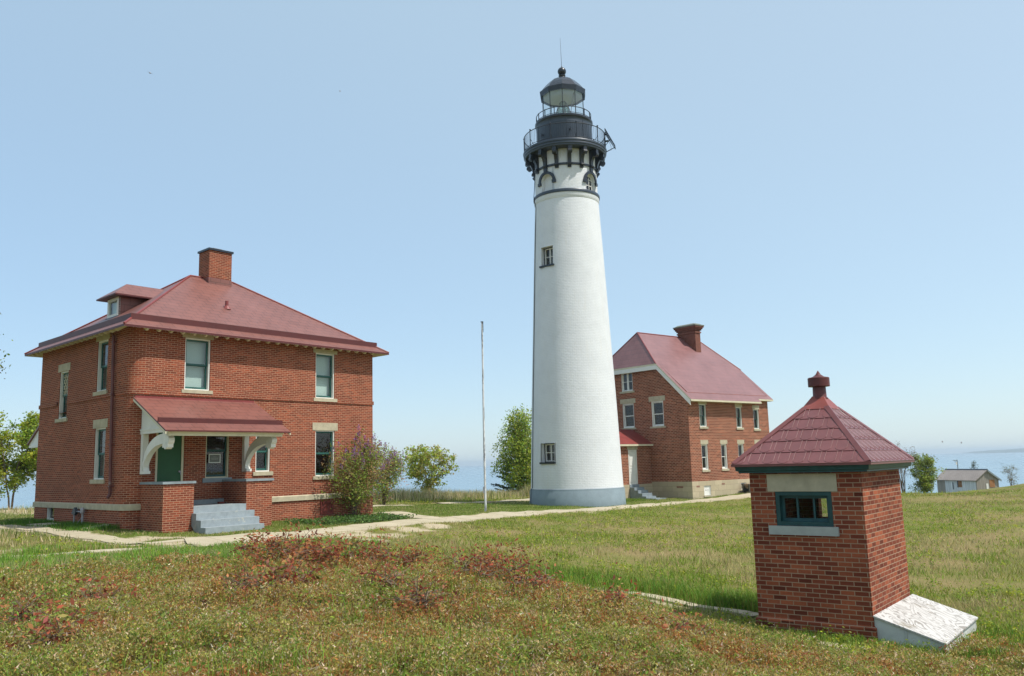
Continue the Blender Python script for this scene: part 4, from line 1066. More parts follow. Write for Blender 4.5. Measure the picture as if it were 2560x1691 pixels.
    for (r0, z0), (r1, z1) in zip(prof[:-1], prof[1:]):
        for k in range(na): a, b_ = va[k], va[(k + 1) % na]; mb.face([Q(r0, a, z0), Q(r0, b_, z0), Q(r1, b_, z1), Q(r1, a, z1)])
    mb.build('dome', paint('glossy_black_dome', (.018, .024, .035), .22, .25, 3., .6), lan, fix=False)
    mb = MB(smooth=True); mb.lathe(C, [(.24, 21.78), (.22, 21.86), (.17, 21.90), (.20, 21.94), (.20, 22.0), (.15, 22.03)] + [(.245 * math.cos(t), 22.24 + .245 * math.sin(t)) for t in np.linspace(-1.1, 1.57, 14)], 24); mb.build('ventilator_ball', M['dark'], lan)
    mb = MB(); mb.lathe(C, [(.05, 22.46), (.02, 22.60)], 8); mb.tube([Q(0, 0, 22.45), Q(0.03, -1.6, 24.3)], [.014, .006], 5); mb.build('lightning_rod', M['dark'], lan)
    # lens inside
    lensm = glass('lens_glass', (.80, .88, .82), 3.0, .15)
    mb = MB(smooth=True); mb.lathe(C, [(.0, 20.45), (.16, 20.36), (.30, 20.08), (.38, 19.82), (.45, 19.7), (.46, 19.1)], 20); ln = mb.build('lens', lensm, lan)
    mb = MB()
    for k in range(8): a = k * math.pi / 4; mb.tube([Q(r, a, z) for r, z in ((.03, 20.46), (.17, 20.37), (.31, 20.09), (.39, 19.83), (.46, 19.7), (.47, 19.1))], .012, 4, cap=False)
    for z, r in ((19.7, .46), (20.08, .31), (19.4, .47)): mb.tube([Q(r, a, z) for a in np.linspace(0, 2 * math.pi, 21)], .012, 4, cap=False)
    mb.tube([Q(.62, .6, 19.1), Q(.75, 1.0, 20.8)], .02, 5)
    mb.build('lens_frame', M['steel'], lan)
    # solar panel frame leaning off the gallery
    mb = MB(); ps = T
    a = math.radians(84)
    def pp(r, s, z): return C + D(a) * r + np.cross([0, 0, 1.], D(a)) * s + np.array([0, 0, z])
    A, B_, C_, D_ = pp(2.33, -.28, 18.45), pp(2.33, .28, 18.32), pp(2.84, .28, 17.42), pp(2.84, -.28, 17.42)
    for p, q in ((A, B_), (B_, C_), (C_, D_), (D_, A)): mb.tube([p, q], .03, 5)
    mb.tube([(C_ + D_) / 2, pp(2.36, 0, 17.2)], .025, 5); mb.tube([(A + B_) / 2, pp(2.28, 0, 18.25)], .02, 5); mb.tube([pp(2.3, 0, 17.55), (A + B_ + C_ + D_) / 4], .018, 5); mb.tube([pp(2.5, .05, 17.85), pp(2.62, .05, 17.5), pp(2.6, .05, 17.25)], .008, 4)
    mb.build('panel_frame', M['dark'], T)
    mb = MB(); nrm = np.cross(B_ - A, D_ - A); nrm /= np.linalg.norm(nrm); mb.prism([A, B_, C_, D_], [p + nrm * .03 for p in (A, B_, C_, D_)]); mb.build('solar_panel', paint('dark_panel', (.015, .018, .045), .25, .2, 5, .5), T)
    mb = MB(); mb.tube([pp(2.28, -.05, 17.8), pp(2.5, -.05, 17.8)], .06, 8); mb.build('lamp_housing', M['charcoal'], T)
    # lightning cable
    al = math.radians(-71); pts = [Q(1.70, al - .1, 17.2), Q(1.80, al - .1, 15.4), Q(1.885, al - .06, 14.6), Q(1.86, al - .05, 14.4), Q(1.80, al, 14.0)] + [Q(RS(z) + .02, al, z) for z in np.linspace(13, -1.3, 8)] + [Q(2.57, al, -1.4), Q(2.60, al, -2.2)]
    mb = MB(); mb.tube(pts, .02, 5, cap=False); mb.build('lightning_cable', M['charcoal'], T)
lighthouse()

# ------------------------------------------------------------------ brick house behind the tower, with the covered passage
F2 = Frame(10.3428, 50.5268, .8871, 0.)
H2 = thing('brick_house', (10.6, 56.0, -2.3), 'red brick house with clipped gable roof and corbelled chimney, right of the tower', 'house', 'red brick houses of the station')
def house_two():
    P = F2.P; UW, DV = 8.083, 9.4; Wu, Wv = wall_u(F2), wall_v(F2); vm = DV / 2
    Zs, Zb, Zt = -1.32, -2.9, 3.95
    ez, o = 3.70, .25; rz = 8.25; n0, n1 = 1.05, 7.05
    kz = (rz - ez) / (vm + o); rz_at = lambda v: ez + (min(v, DV - v) + o) * kz
    cv = 2.12; cz = rz_at(cv)
    hu = [(1.04, 1.70, 1.90, 3.26), (4.65, 5.24, 1.86, 3.15), (6.46, 7.05, 1.79, 3.05), (1.05, 1.64, -.67, .85), (2.93, 3.50, -.65, .85), (4.64, 5.22, -.66, .85), (6.44, 7.02, -.66, .85)]
    hv = [(1.90, 2.87, 2.03, 3.58), (4.34, 5.32, 2.04, 3.60), (6.78, 7.76, 2.04, 3.60), (4.34, 5.32, 4.39, 5.63)]
    mb = MB(); wall_holes(mb, Wu, 0, UW, Zs, Zt, hu); wall_holes(mb, Wv, 0, DV, Zs, Zt, hv[:3])
    wall_holes(mb, Wv, cv, DV - cv, Zt, cz, hv[3:])
    for s in (0, 1):
        f = (lambda v: v) if s == 0 else (lambda v: DV - v)
        mb.face([P(0, f(0), Zt), P(0, f(cv), Zt), P(0, f(cv), cz), P(0, f(.02), Zt + .05)])
    mb.face([P(UW, 0, Zs), P(UW, DV, Zs), P(UW, DV, Zt), P(UW, DV - cv, cz), P(UW, cv, cz), P(UW, 0, Zt)]); mb.face([P(0, DV, Zs), P(UW, DV, Zs), P(UW, DV, Zt), P(0, DV, Zt)])
    mb.build('wall', M['brick_b'], H2, fix=False)
    m, t, b = nmat('coursed_sandstone'); co = objco(t); uv = t.nodes.new('ShaderNodeTexCoord').outputs['UV']
    k = N(t, 'ShaderNodeTexBrick', Scale=1., **{'Mortar Size': .012, 'Mortar Smooth': .4, 'Brick Width': .75, 'Row Height': .32}); t.links.new(uv, k.inputs[0])
    k.inputs['Color1'].default_value = (.50, .42, .28, 1); k.inputs['Color2'].default_value = (.40, .34, .22, 1); k.inputs['Mortar'].default_value = (.30, .25, .17, 1)
    c = mixc(t, ramp(t, noise(t, 2.2, 6, .7, co), [(.4, (0, 0, 0)), (.8, (.7, .7, .7))]), k.outputs['Color'], (.36, .29, .21)); t.links.new(c, b.inputs[0]); b.inputs['Roughness'].default_value = .9
    bump(t, b, noise(t, 12, 5, .7, co), .4, .02); M['ashlar'] = m
    mb = MB(); e = .03
    hs = [(1.04, 1.68, -2.17, -1.60), (4.66, 5.18, -1.97, -1.55)]
    wall_holes(mb, wall_u(F2, -e), -e, UW + e, Zb, Zs, hs, .12); wall_holes(mb, wall_v(F2, -e), -e, DV + e, Zb, Zs, [], .1)
    mb.face([P(UW + e, -e, Zb), P(UW + e, DV, Zb), P(UW + e, DV, Zs), P(UW + e, -e, Zs)])
    mb.face([P(-e, -e, Zs), P(UW + e, -e, Zs), P(UW + e, .1, Zs), P(-e, .1, Zs)]); mb.face([P(-e, 0, Zs), P(.1, 0, Zs), P(.1, DV, Zs), P(-e, DV, Zs)])
    mb.build('stone_foundation', M['ashlar'], H2, fix=False)
    for (a0, a1, z0, z1), kind in zip(hs, 'hw'):
        mb = MB(); Wq = wall_u(F2, -e)
        frame_boxes(mb, Wq, a0, a1, z0, z1, .05, -.12, -.03)
        if kind == 'h':
            mb.box(Wq, (a0 + .05, -.11, z0 + .05), (a1 - .05, -.06, z1 - .05)); q = mb.build('cellar_hatch', M['white'], H2)
            v = MB()
            for kk in range(3): v.tube([Wq(a0 + .2 + kk * .12, -.08, -1.86), Wq(a0 + .2 + kk * .12, -.05, -1.86)], .022, 8)
            v.build('vent_hole', M['dark'], q)
            s_ = MB(); s_.box(Wq, (a0 - .06, -.08, z0 - .09), (a1 + .06, .05, z0)); s_.build('sill', M['stone'], q)
        else:
            q = mb.build('cellar_window', M['white'], H2)
            s_ = MB()
            for kk in range(4): s_.box(Wq, (a0 + .05, -.10, z0 + .08 + kk * .08), (a1 - .05, -.07, z0 + .11 + kk * .08))
            s_.build('louvre', M['cream'], q)
    mb = MB()
    for a, z, w in ((.35, -1.62, .3), (2.75, -1.55, .3)): mb.box(wall_u(F2, -e), (a, -.02, z - .05), (a + w, .006, z + .05))
    mb.box(wall_v(F2, -e), (.65, -.02, -1.70), (1.15, .006, -1.58)); mb.build('foundation_vent', paint('brick_grating', (.24, .13, .09), .9, .3, 9), H2)
    for i, h in enumerate(hu): sash_window(H2, Wu, *h, sill=(.07, .12), lintel=(.07, .25), sash='white' if i > 2 else 'sash_green', sw=.035, cw=.05, behind='curtain' if i < 2 else 'interior')
    for h in hv[:3]: sash_window(H2, Wv, *h, sash='white', sill=(.13, .10), lintel=(.17, .30), sw=.05, cw=.06)
    sash_window(H2, Wv, *hv[3], sash='white', sill=(.14, .12), lintel=(.14, .25), mull=1, sw=.07, mid=.5, label='attic window of two white casements')
    # roof
    vv = DV
    def rp(u, v, z): return P(u, v, z)
    E0, E1 = -.25, UW + .30
    A, Bq = P(n0, vm, rz), P(n1, vm, rz)
    near = [P(E0, -o, ez), P(UW - .95, -o - .0, ez), None]
    mb = MB(); low_o = .48; lz = ez - (low_o - o) * kz; un = 6.75
    mb.face([P(E0, -low_o, lz), P(un, -low_o, lz), P(un, -o, ez), P(E1, -o, ez), P(E1, cv, cz), Bq, A, P(E0, cv, cz)])
    mb.face([P(E0, DV + o, ez), P(E1, DV + o, ez), P(E1, DV - cv, cz), Bq, A, P(E0, DV - cv, cz)])
    mb.face([P(E0, cv, cz), A, P(E0, DV - cv, cz)]); mb.face([P(E1, cv, cz), Bq, P(E1, DV - cv, cz)])
    roof = mb.build('roof', shingle('house_shingle', (.215, .10, .098), .5, .36, .62, .32), H2, fix=False)
    th = np.array([0, 0, -.1]); mb = MB()
    def strip(a, b, d=th): mb.face([a, b, b + d, a + d])
    ring = [P(E0, -low_o, lz), P(un, -low_o, lz), P(un, -o, ez), P(E1, -o, ez), P(E1, cv, cz), P(E1, DV - cv, cz), P(E1, DV + o, ez), P(E0, DV + o, ez), P(E0, DV - cv, cz), P(E0, cv, cz)]
    for i in range(len(ring)): strip(ring[i] - [0, 0, .004], ring[(i + 1) % len(ring)] - [0, 0, .004])
    # soffits and bargeboards
    q = th * 1.05
    mb.face([P(E0, -low_o, lz) + q, P(un, -low_o, lz) + q, P(un, .02, lz - .1), P(E0, .02, lz - .1)]); mb.face([P(un, -o, ez) + q, P(E1, -o, ez) + q, P(E1, .02, ez - .12), P(un, .02, ez - .12)])
    mb.face([P(E0, -low_o, lz) + q, P(E0, cv, cz) + q, P(.02, cv, cz - .12), P(.02, -low_o, lz - .12)]); mb.face([P(E0, cv, cz) + q, P(E0, DV - cv, cz) + q, P(.02, DV - cv, cz - .12), P(.02, cv, cz - .12)]); mb.face([P(E0, DV + o, ez) + q, P(E0, DV - cv, cz) + q, P(.02, DV - cv, cz - .12), P(.02, DV + o, ez - .12)])
    mb.face([P(E1, -o, ez) + q, P(E1, cv, cz) + q, P(UW, cv, cz - .12), P(UW, -o, ez - .12)])
    mb.build('eaves_board', M['cream'], roof, fix=False)
    mb = MB(); Wb = wall_v(F2, 0)
    for (va, za), (vb, zb_) in (((-.40, lz + .02), (cv, cz)), ((cv, cz), (DV - cv, cz)), ((DV - cv, cz), (DV + o, ez))):
        dz = .36
        mb.hexa([Wb(va, .20, za - dz), Wb(vb, .20, zb_ - dz), Wb(vb, .246, zb_ - dz), Wb(va, .246, za - dz), Wb(va, .20, za - .02), Wb(vb, .20, zb_ - .02), Wb(vb, .246, zb_ - .02), Wb(va, .246, za - .02)])
    mb.build('bargeboard', M['white'], roof)
    mb = MB(); up = np.array([0, 0, .01])
    for a, b_ in ((A, Bq), (A, P(E0, cv, cz)), (A, P(E0, DV - cv, cz)), (Bq, P(E1, cv, cz))): mb.tube([a + up, b_ + up], .04, 5)
    mb.build('ridge_cap', M['roof_plain'], roof)
    # chimney with corbelled head
    mb = MB()
    for (du, z0, z1) in ((0., 6.6, 8.42), (.05, 8.42, 8.52), (.0, 8.52, 8.60), (.07, 8.60, 8.70), (.13, 8.70, 8.80), (.19, 8.80, 8.90)):
        mb.box(P, (5.42 - du, 3.45 - du, z0), (5.95 + du, 4.95 + du, z1))
    ch = mb.build('chimney', paint('soot_red_brick', (.17, .065, .045), .9, .3, 6), roof)
    mb = MB(); mb.box(P, (5.2, 3.23, 8.90), (6.17, 5.17, 8.97)); mb.prism([P(5.24, 3.3, 8.97), P(6.13, 3.3, 8.97), P(6.13, 5.1, 8.97), P(5.24, 5.1, 8.97)], [P(5.4, 3.5, 9.08), P(5.97, 3.5, 9.08), P(5.97, 4.9, 9.08), P(5.4, 4.9, 9.08)]); mb.build('chimney_cap', paint('weathered_cap', (.17, .18, .15), .9, .2, 6), roof)
    # covered passage toward the tower
    v0, v1 = 3.11, 6.0; u0 = -4.6; Wp = wall_u(F2, v0)
    mb = MB(); wall_holes(mb, Wp, u0, -.002, -1.44, 1.05, [(-2.0, -1.25, -1.44, .64)], .12); mb.face([P(u0, v1, -1.44), P(0, v1, -1.44), P(0, v1, 1.05), P(u0, v1, 1.05)]); mb.face([P(u0, v0, -1.44), P(u0, v1, -1.44), P(u0, v1, 1.05), P(u0, v0, 1.05)])
    pw = mb.build('passage_wall', M['brick_b'], H2, fix=False)
    mb = MB(); mb.box(P, (u0, v0 - .03, -2.8), (-.035, v1, -1.44)); mb.build('passage_foundation', M['ashlar'], pw)
    vr = (v0 + v1) / 2; rzz = 1.95; ee = .26; ezz = .97
    mb = MB(); mb.face([P(u0, v0 - ee, ezz), P(.0, v0 - ee, ezz), P(-.003, vr, rzz), P(u0, vr, rzz)]); mb.face([P(u0, v1 + ee, ezz), P(-.003, v1 + ee, ezz), P(-.003, vr, rzz), P(u0, vr, rzz)]); mb.build('passage_roof', M['roof_plain'], pw, fix=False)
    mb = MB(); mb.box(P, (u0, v0 - ee, ezz - .11), (-.004, v0 - ee + .03, ezz - .005)); mb.box(P, (u0, v0 - ee + .03, ezz - .11), (-.004, v0 - .002, ezz - .08)); mb.build('passage_fascia', M['cream'], pw)
    d = MB(); frame_boxes(d, Wp, -1.995, -1.255, -1.43, .635, .07, -.12, -.01, .02); dd = d.build('door', M['white'], H2); dd['label'] = 'white panelled side door between tower and house'
    d = MB(); d.box(Wp, (-1.92, -.12, -1.41), (-1.33, -.07, .56))
    for z0, z1 in ((-1.3, -.75), (-.68, -.42), (-.32, .46)): frame_boxes(d, Wp, -1.86, -1.39, z0, z1, .05, -.069, -.05)
    d.build('door_leaf', M['white'], dd)
    d = MB(); d.box(Wp, (-2.08, -.05, .641), (-1.17, .014, .88)); d.build('lintel', M['stone'], dd)
    d = MB(); d.box(Wp, (-2.03, -.1, -1.60), (-1.22, .06, -1.432)); d.build('threshold', M['grey'], dd)
    mb = MB()
    for k in range(4): mb.box(Wp, (-2.06, .07 + (0 if k == 0 else .36 + .30 * (k - 1)), -2.7), (-1.19, .07 + .36 + .30 * k, -1.60 - .17 * k))
    mb.box(Wp, (-2.06, .07 + .36 + .9, -2.7), (-1.15, 2.1, -2.22)); mb.build('stone_steps', M['grey'], H2)
house_two()

# half barrel on legs at the foot of the stone foundation
def barrel():
    P = F2.P; cu, cv = 5.0, -.55; c = P(cu, cv, 0); g = gz(c[0], c[1])
    t = thing('barrel_stand', (c[0], c[1], g), 'dark half barrel planter standing on posts by the stone foundation', 'planter')
    mb = MB(); R = .42; n = 10; A = []; 
    for s in (-1, 1):
        pts = [(cu - .62, .55), (cu - .62, .06), (cu + .35, .06), (cu + .35, .55)] + [(cu - .135 + .40 * math.cos(a), .58 - .30 * math.sin(a)) for a in np.linspace(0.05, math.pi - .05, n)]
        v = cv + s * .22
        mb.prism([P(u, v - .03, g + z) for u, z in pts], [P(u, v + .03, g + z) for u, z in pts])
    mb.build('cradle', paint('dark_creosote', (.05, .045, .03), .9, .3, 8), t)
    mb = MB(); pts = [(cu - .135 + .38 * math.cos(a), .575 - .27 * math.sin(a)) for a in np.linspace(0.05, math.pi - .05, n)]
    mb.prism([P(u, cv - .3, g + z) for u, z in pts], [P(u, cv + .3, g + z) for u, z in pts]); mb.build('trough', paint('weathered_trough', (.34, .24, .17), .9, .25, 8), t)
    mb = MB(); 
    for du in (.43, .72): mb.box(P, (cu + du, cv - .05, g - .1), (cu + du + .07, cv + .05, g + .52))
    mb.build('post', M['stone'], t)
barrel()

# ------------------------------------------------------------------ small brick oil house with the plywood hatch
F3 = Frame(5.3551, 13.3369, .6604, 0.)
def oil_house():
    P = F3.P; UW, DV = 2.262, 1.81; Wu, Wv = wall_u(F3), wall_v(F3); Zb, Zt = -3.2, -.25
    H = thing('brick_oil_house', (5.33, 14.79, -2.85), 'small dark brick oil house with pyramid roof and round ventilator, nearest at right', 'outbuilding')
    hv = [(.478, 1.396, -1.115, -.563)]
    mb = MB(); wall_holes(mb, Wv, 0, DV, -2.58, Zt, hv, .16); wall_holes(mb, Wu, 0, UW, -2.58, Zt, [], .1)
    # far walls: the back one has a window too
    Wb = lambda a, d, z: P(UW + d, a, z)
    wall_holes(mb, Wb, 0, DV, -2.58, Zt, [(.478, 1.396, -1.115, -.563)], .16)
    mb.face([P(0, DV, -2.58), P(UW, DV, -2.58), P(UW, DV, Zt), P(0, DV, Zt)])
    mb.build('wall', M['brick_c'], H, fix=False)
    mb = MB(); mb.box(P, (-.035, -.035, Zb), (UW + .035, DV + .035, -2.61)); mb.prism([P(-.035, -.035, -2.61), P(UW + .035, -.035, -2.61), P(UW + .035, DV + .035, -2.61), P(-.035, DV + .035, -2.61)], [P(-.006, -.006, -2.57), P(UW + .006, -.006, -2.57), P(UW + .006, DV + .006, -2.57), P(-.006, DV + .006, -2.57)])
    mb.build('brick_plinth', M['brick_c'], H)
    mb = MB(); frame_boxes(mb, Wv, .482, 1.392, -1.111, -.567, .065, -.15, -.01); w = mb.build('window', M['teal'], H)
    mb = MB(); frame_boxes(mb, Wv, .548, 1.326, -1.08, -.635, .045, -.15, -.10, .085)
    for a in (.80, 1.07): mb.box(Wv, (a - .016, -.145, -1.0), (a + .016, -.105, -.68))
    mb.build('sash', paint('flaking_teal_paint', (.016, .07, .075), .5, .2, 6, wear=((.4, .42, .38), 14., .66)), w)
    g = MB(); g.face([Wv(.56, -.125, -1.05), Wv(1.31, -.125, -1.05), Wv(1.31, -.125, -.65), Wv(.56, -.125, -.65)]); g.build('pane', glass('dusty_dark_glass', (.6, .66, .68), .35), w, fix=False)
    mb = MB(); mb.box(Wv, (.38, -.10, -.566), (1.51, .012, -.283)); mb.build('lintel', M['stone'], w)
    mb = MB(); mb.box(Wv, (.40, -.12, -1.255), (1.517, .05, -1.115)); mb.build('sill', paint('grey_stone_sill', (.34, .36, .34), .8, .12, 5), w)
    mb = MB(); mb.box(P, (-.02, -.02, -.245), (UW + .02, DV + .02, -.235)); 
    # crown moulding under the roof, teal
    o = .22; prof = [(.0, -.262), (.13, -.262), (.13, -.235), (.165, -.225), (.175, -.15), (o - .01, -.145)]
    mb = MB()
    for (o0, z0), (o1, z1) in zip(prof[:-1], prof[1:]):
        a = [P(-o0, -o0, z0), P(UW + o0, -o0, z0), P(UW + o0, DV + o0, z0), P(-o0, DV + o0, z0)]; b = [P(-o1, -o1, z1), P(UW + o1, -o1, z1), P(UW + o1, DV + o1, z1), P(-o1, DV + o1, z1)]
        for i in range(4): mb.face([a[i], a[(i + 1) % 4], b[(i + 1) % 4], b[i]])
    mb.build('eaves_moulding', M['teal'], H, fix=False)
    # roof of pressed metal tiles, built course by course
    ez, tz = -.125, .80; cu, cv = UW / 2, DV / 2; tu, tv = .27, .22
    E = [P(-o, -o, ez), P(UW + o, -o, ez), P(UW + o, DV + o, ez), P(-o, DV + o, ez)]; T = [P(cu - tu, cv - tv, tz), P(cu + tu, cv - tv, tz), P(cu + tu, cv + tv, tz), P(cu - tu, cv + tv, tz)]
    mb = MB(); rows = 5
    for i in range(4):
        j = (i + 1) % 4; n = np.cross(E[j] - E[i], T[i] - E[i]); n /= np.linalg.norm(n)
        if n[2] < 0: n = -n
        for r in range(rows):
            f0, f1 = r / rows, (r + 1) / rows
            a, b = E[i] + (T[i] - E[i]) * f0, E[j] + (T[j] - E[j]) * f0; c, d = E[j] + (T[j] - E[j]) * f1, E[i] + (T[i] - E[i]) * f1
            mb.face([a + n * .012, b + n * .012, c + n * .002, d + n * .002]); mb.face([a, b, b + n * .012, a + n * .012])
    roof = mb.build('roof', paint('weathered_metal_tile', (.17, .058, .056), .32, .12, 5., .6), H, fix=False)
    # pressed tongues on every course
    mb = MB()
    for i in range(4):
        j = (i + 1) % 4; n = np.cross(E[j] - E[i], T[i] - E[i]); n /= np.linalg.norm(n); n = n if n[2] > 0 else -n
        upv = (T[i] + T[j] - E[i] - E[j]) / 2; along = (E[j] - E[i]); L = np.linalg.norm(along); along /= L
        step = .25
        for r in range(rows):
            f0, f1 = (r + .02) / rows, (r + .98) / rows
            Lr0 = np.linalg.norm((E[j] + (T[j] - E[j]) * f0) - (E[i] + (T[i] - E[i]) * f0)); mid0 = (E[i] + E[j]) / 2 + upv * f0
            k = int(Lr0 / step) + 1
            for q in range(-k, k + 1):
                s = (q + (.5 if r % 2 else 0)) * step / 1.0
                loc = []
                for tt in np.linspace(0, 1, 9):     # one long edge, a round foot
                    if tt < .55: x, y = .088, 1 - tt / .55 * .72
                    else: a_ = (tt - .55) / .45 * math.pi / 2; x, y = .088 * math.cos(a_), .28 - .26 * math.sin(a_)
                    loc.append((x, y))
                pts = []
                for x, y in loc + [(-x, y) for x, y in loc[::-1][1:]]:
                    f = f0 + (f1 - f0) * y; half = (Lr0 + (np.linalg.norm(T[j] - T[i]) - Lr0) * (f - f0) / (1 - f0 + 1e-9)) / 2 if False else np.linalg.norm((E[j] + (T[j] - E[j]) * f) - (E[i] + (T[i] - E[i]) * f)) / 2
                    if abs(s + x) > half - .06: pts.append(None); continue
                    pts.append((E[i] + E[j]) / 2 + upv * f + along * (s + x) + n * (.0135))
                run = []
                for p in pts + [None]:
                    if p is None:
                        if len(run) > 1: mb.tube(run, .0035, 4, cap=False)
                        run = []
                    else: run.append(p)
    mb.build('tile_pattern', paint('tile_rib', (.192, .068, .064), .4, .1, 5., .5), roof, fix=False)
    mb = MB()
    for i in range(4):
        a, b = E[i], T[i]; d = (b - a); c0 = E[(i + 1) % 4] - a; c1 = E[(i - 1) % 4] - a; c0 /= np.linalg.norm(c0); c1 /= np.linalg.norm(c1); up = np.array([0, 0, .04])
        w = .085
        sh0 = np.array([0, 0, .026])
        mb.face([a + up, a + c0 * w + sh0 * .9, b + c0 * w + sh0 * .9, b + up]); mb.face([a + up, a + c1 * w + sh0 * .9, b + c1 * w + sh0 * .9, b + up])
        mb.face([E[i] - [0, 0, .03], E[(i + 1) % 4] - [0, 0, .03], E[(i + 1) % 4] + [0, 0, .012], E[i] + [0, 0, .012]])
    mb.build('hip_cap', paint('dusty_hip_metal', (.17, .055, .052), .36, .12, 4., .5), roof, fix=False)
    A2 = [p + np.array([0, 0, -.01]) + (p - P(cu, cv, tz)) * .12 for p in T]; q = .10
    B2 = [P(cu - q, cv - q, 1.0), P(cu + q, cv - q, 1.0), P(cu + q, cv + q, 1.02), P(cu - q, cv + q, 1.02)]
    mb = MB(); mb.prism(A2, B2); mb.build('roof_peak', paint('red_cap_metal', (.24, .062, .05), .45, .12, 4), roof)
    c = P(cu, cv, 0); mb = MB(smooth=True)
    mb.lathe(c, [(.135, .98), (.115, 1.01), (.11, 1.185), (.12, 1.19), (.182, 1.19), (.182, 1.335), (.172, 1.345), (.10, 1.36), (.045, 1.40), (.0, 1.475)], 28); mb.build('ventilator', paint('dark_red_vent', (.10, .022, .02), .45, .2, 4), roof)
    # hatch box
    t = thing('plywood_hatch', tuple(P(1.2, -.5, -2.9)), 'weathered white plywood hatch box with sloping lid against the oil house', 'hatch')
    u0, u1, d1 = -.005, 2.42, .985; Wh = wall_u(F3)
    zA, zB = -2.418, -2.725
    mb = MB(); s = .03
    pr = [(.004, -3.25), (d1 - .03, -3.25), (d1 - .03, zB - .02), (.004, zA - .02)]
    mb.prism([Wh(u0 + s, d, z) for d, z in pr], [Wh(u1 - s, d, z) for d, z in pr]); mb.build('box', paint('peeling_white_boards', (.52, .54, .53), .8, .14, 3., wear=((.30, .28, .24), 9., .63)), t)
    m, tt_, b = nmat('weathered_plywood'); co = objco(tt_)
    mp = N(tt_, 'ShaderNodeMapping'); mp.inputs['Rotation'].default_value = (0, 0, -.98); mp.inputs['Scale'].default_value = (2.9, 1.5, 1); tt_.links.new(co, mp.inputs[0])
    n1 = noise(tt_, 1.3, 2, .45, mp.outputs[0], .5)
    mu = N(tt_, 'ShaderNodeMath', operation='MULTIPLY'); mu.inputs[1].default_value = 62.; tt_.links.new(n1, mu.inputs[0])
    si = N(tt_, 'ShaderNodeMath', operation='SINE'); tt_.links.new(mu.outputs[0], si.inputs[0])
    ho = ramp(tt_, noise(tt_, 2.4, 4, .6, co), [(.3, (.25, .25, .25)), (.7, (1, 1, 1))])
    ln = ramp(tt_, si.outputs[0], [(.3, (0, 0, 0)), (.62, (1, 1, 1))])
    c1 = mixc(tt_, mixc(tt_, 1., ln, ho, 'MULTIPLY'), (.50, .49, .47), (.185, .17, .15))
    c1 = mixc(tt_, ramp(tt_, noise(tt_, 2.1, 5, .65, co), [(.60, (0, 0, 0)), (.68, (.9, .9, .9))]), c1, (.24, .21, .16))
    tt_.links.new(c1, b.inputs[0]); b.inputs['Roughness'].default_value = .85; bump(tt_, b, si.outputs[0], .3, .004)
    mb = MB(); pr = [(.002, zA), (d1, zB), (d1, zB - .022), (.002, zA - .022)]
    mb.prism([Wh(u0, d, z) for d, z in pr], [Wh(u1, d, z) for d, z in pr]); mb.build('lid', m, t)
    mb = MB(); 
    for a in (.38, .40): pass
    mb.box(Wh, (u0 + s - .012, .42, -3.2), (u0 + s - .001, .46, -2.60)); mb.build('batten', paint('grey_batten', (.40, .42, .41), .8, .15, 5), t)
oil_house()

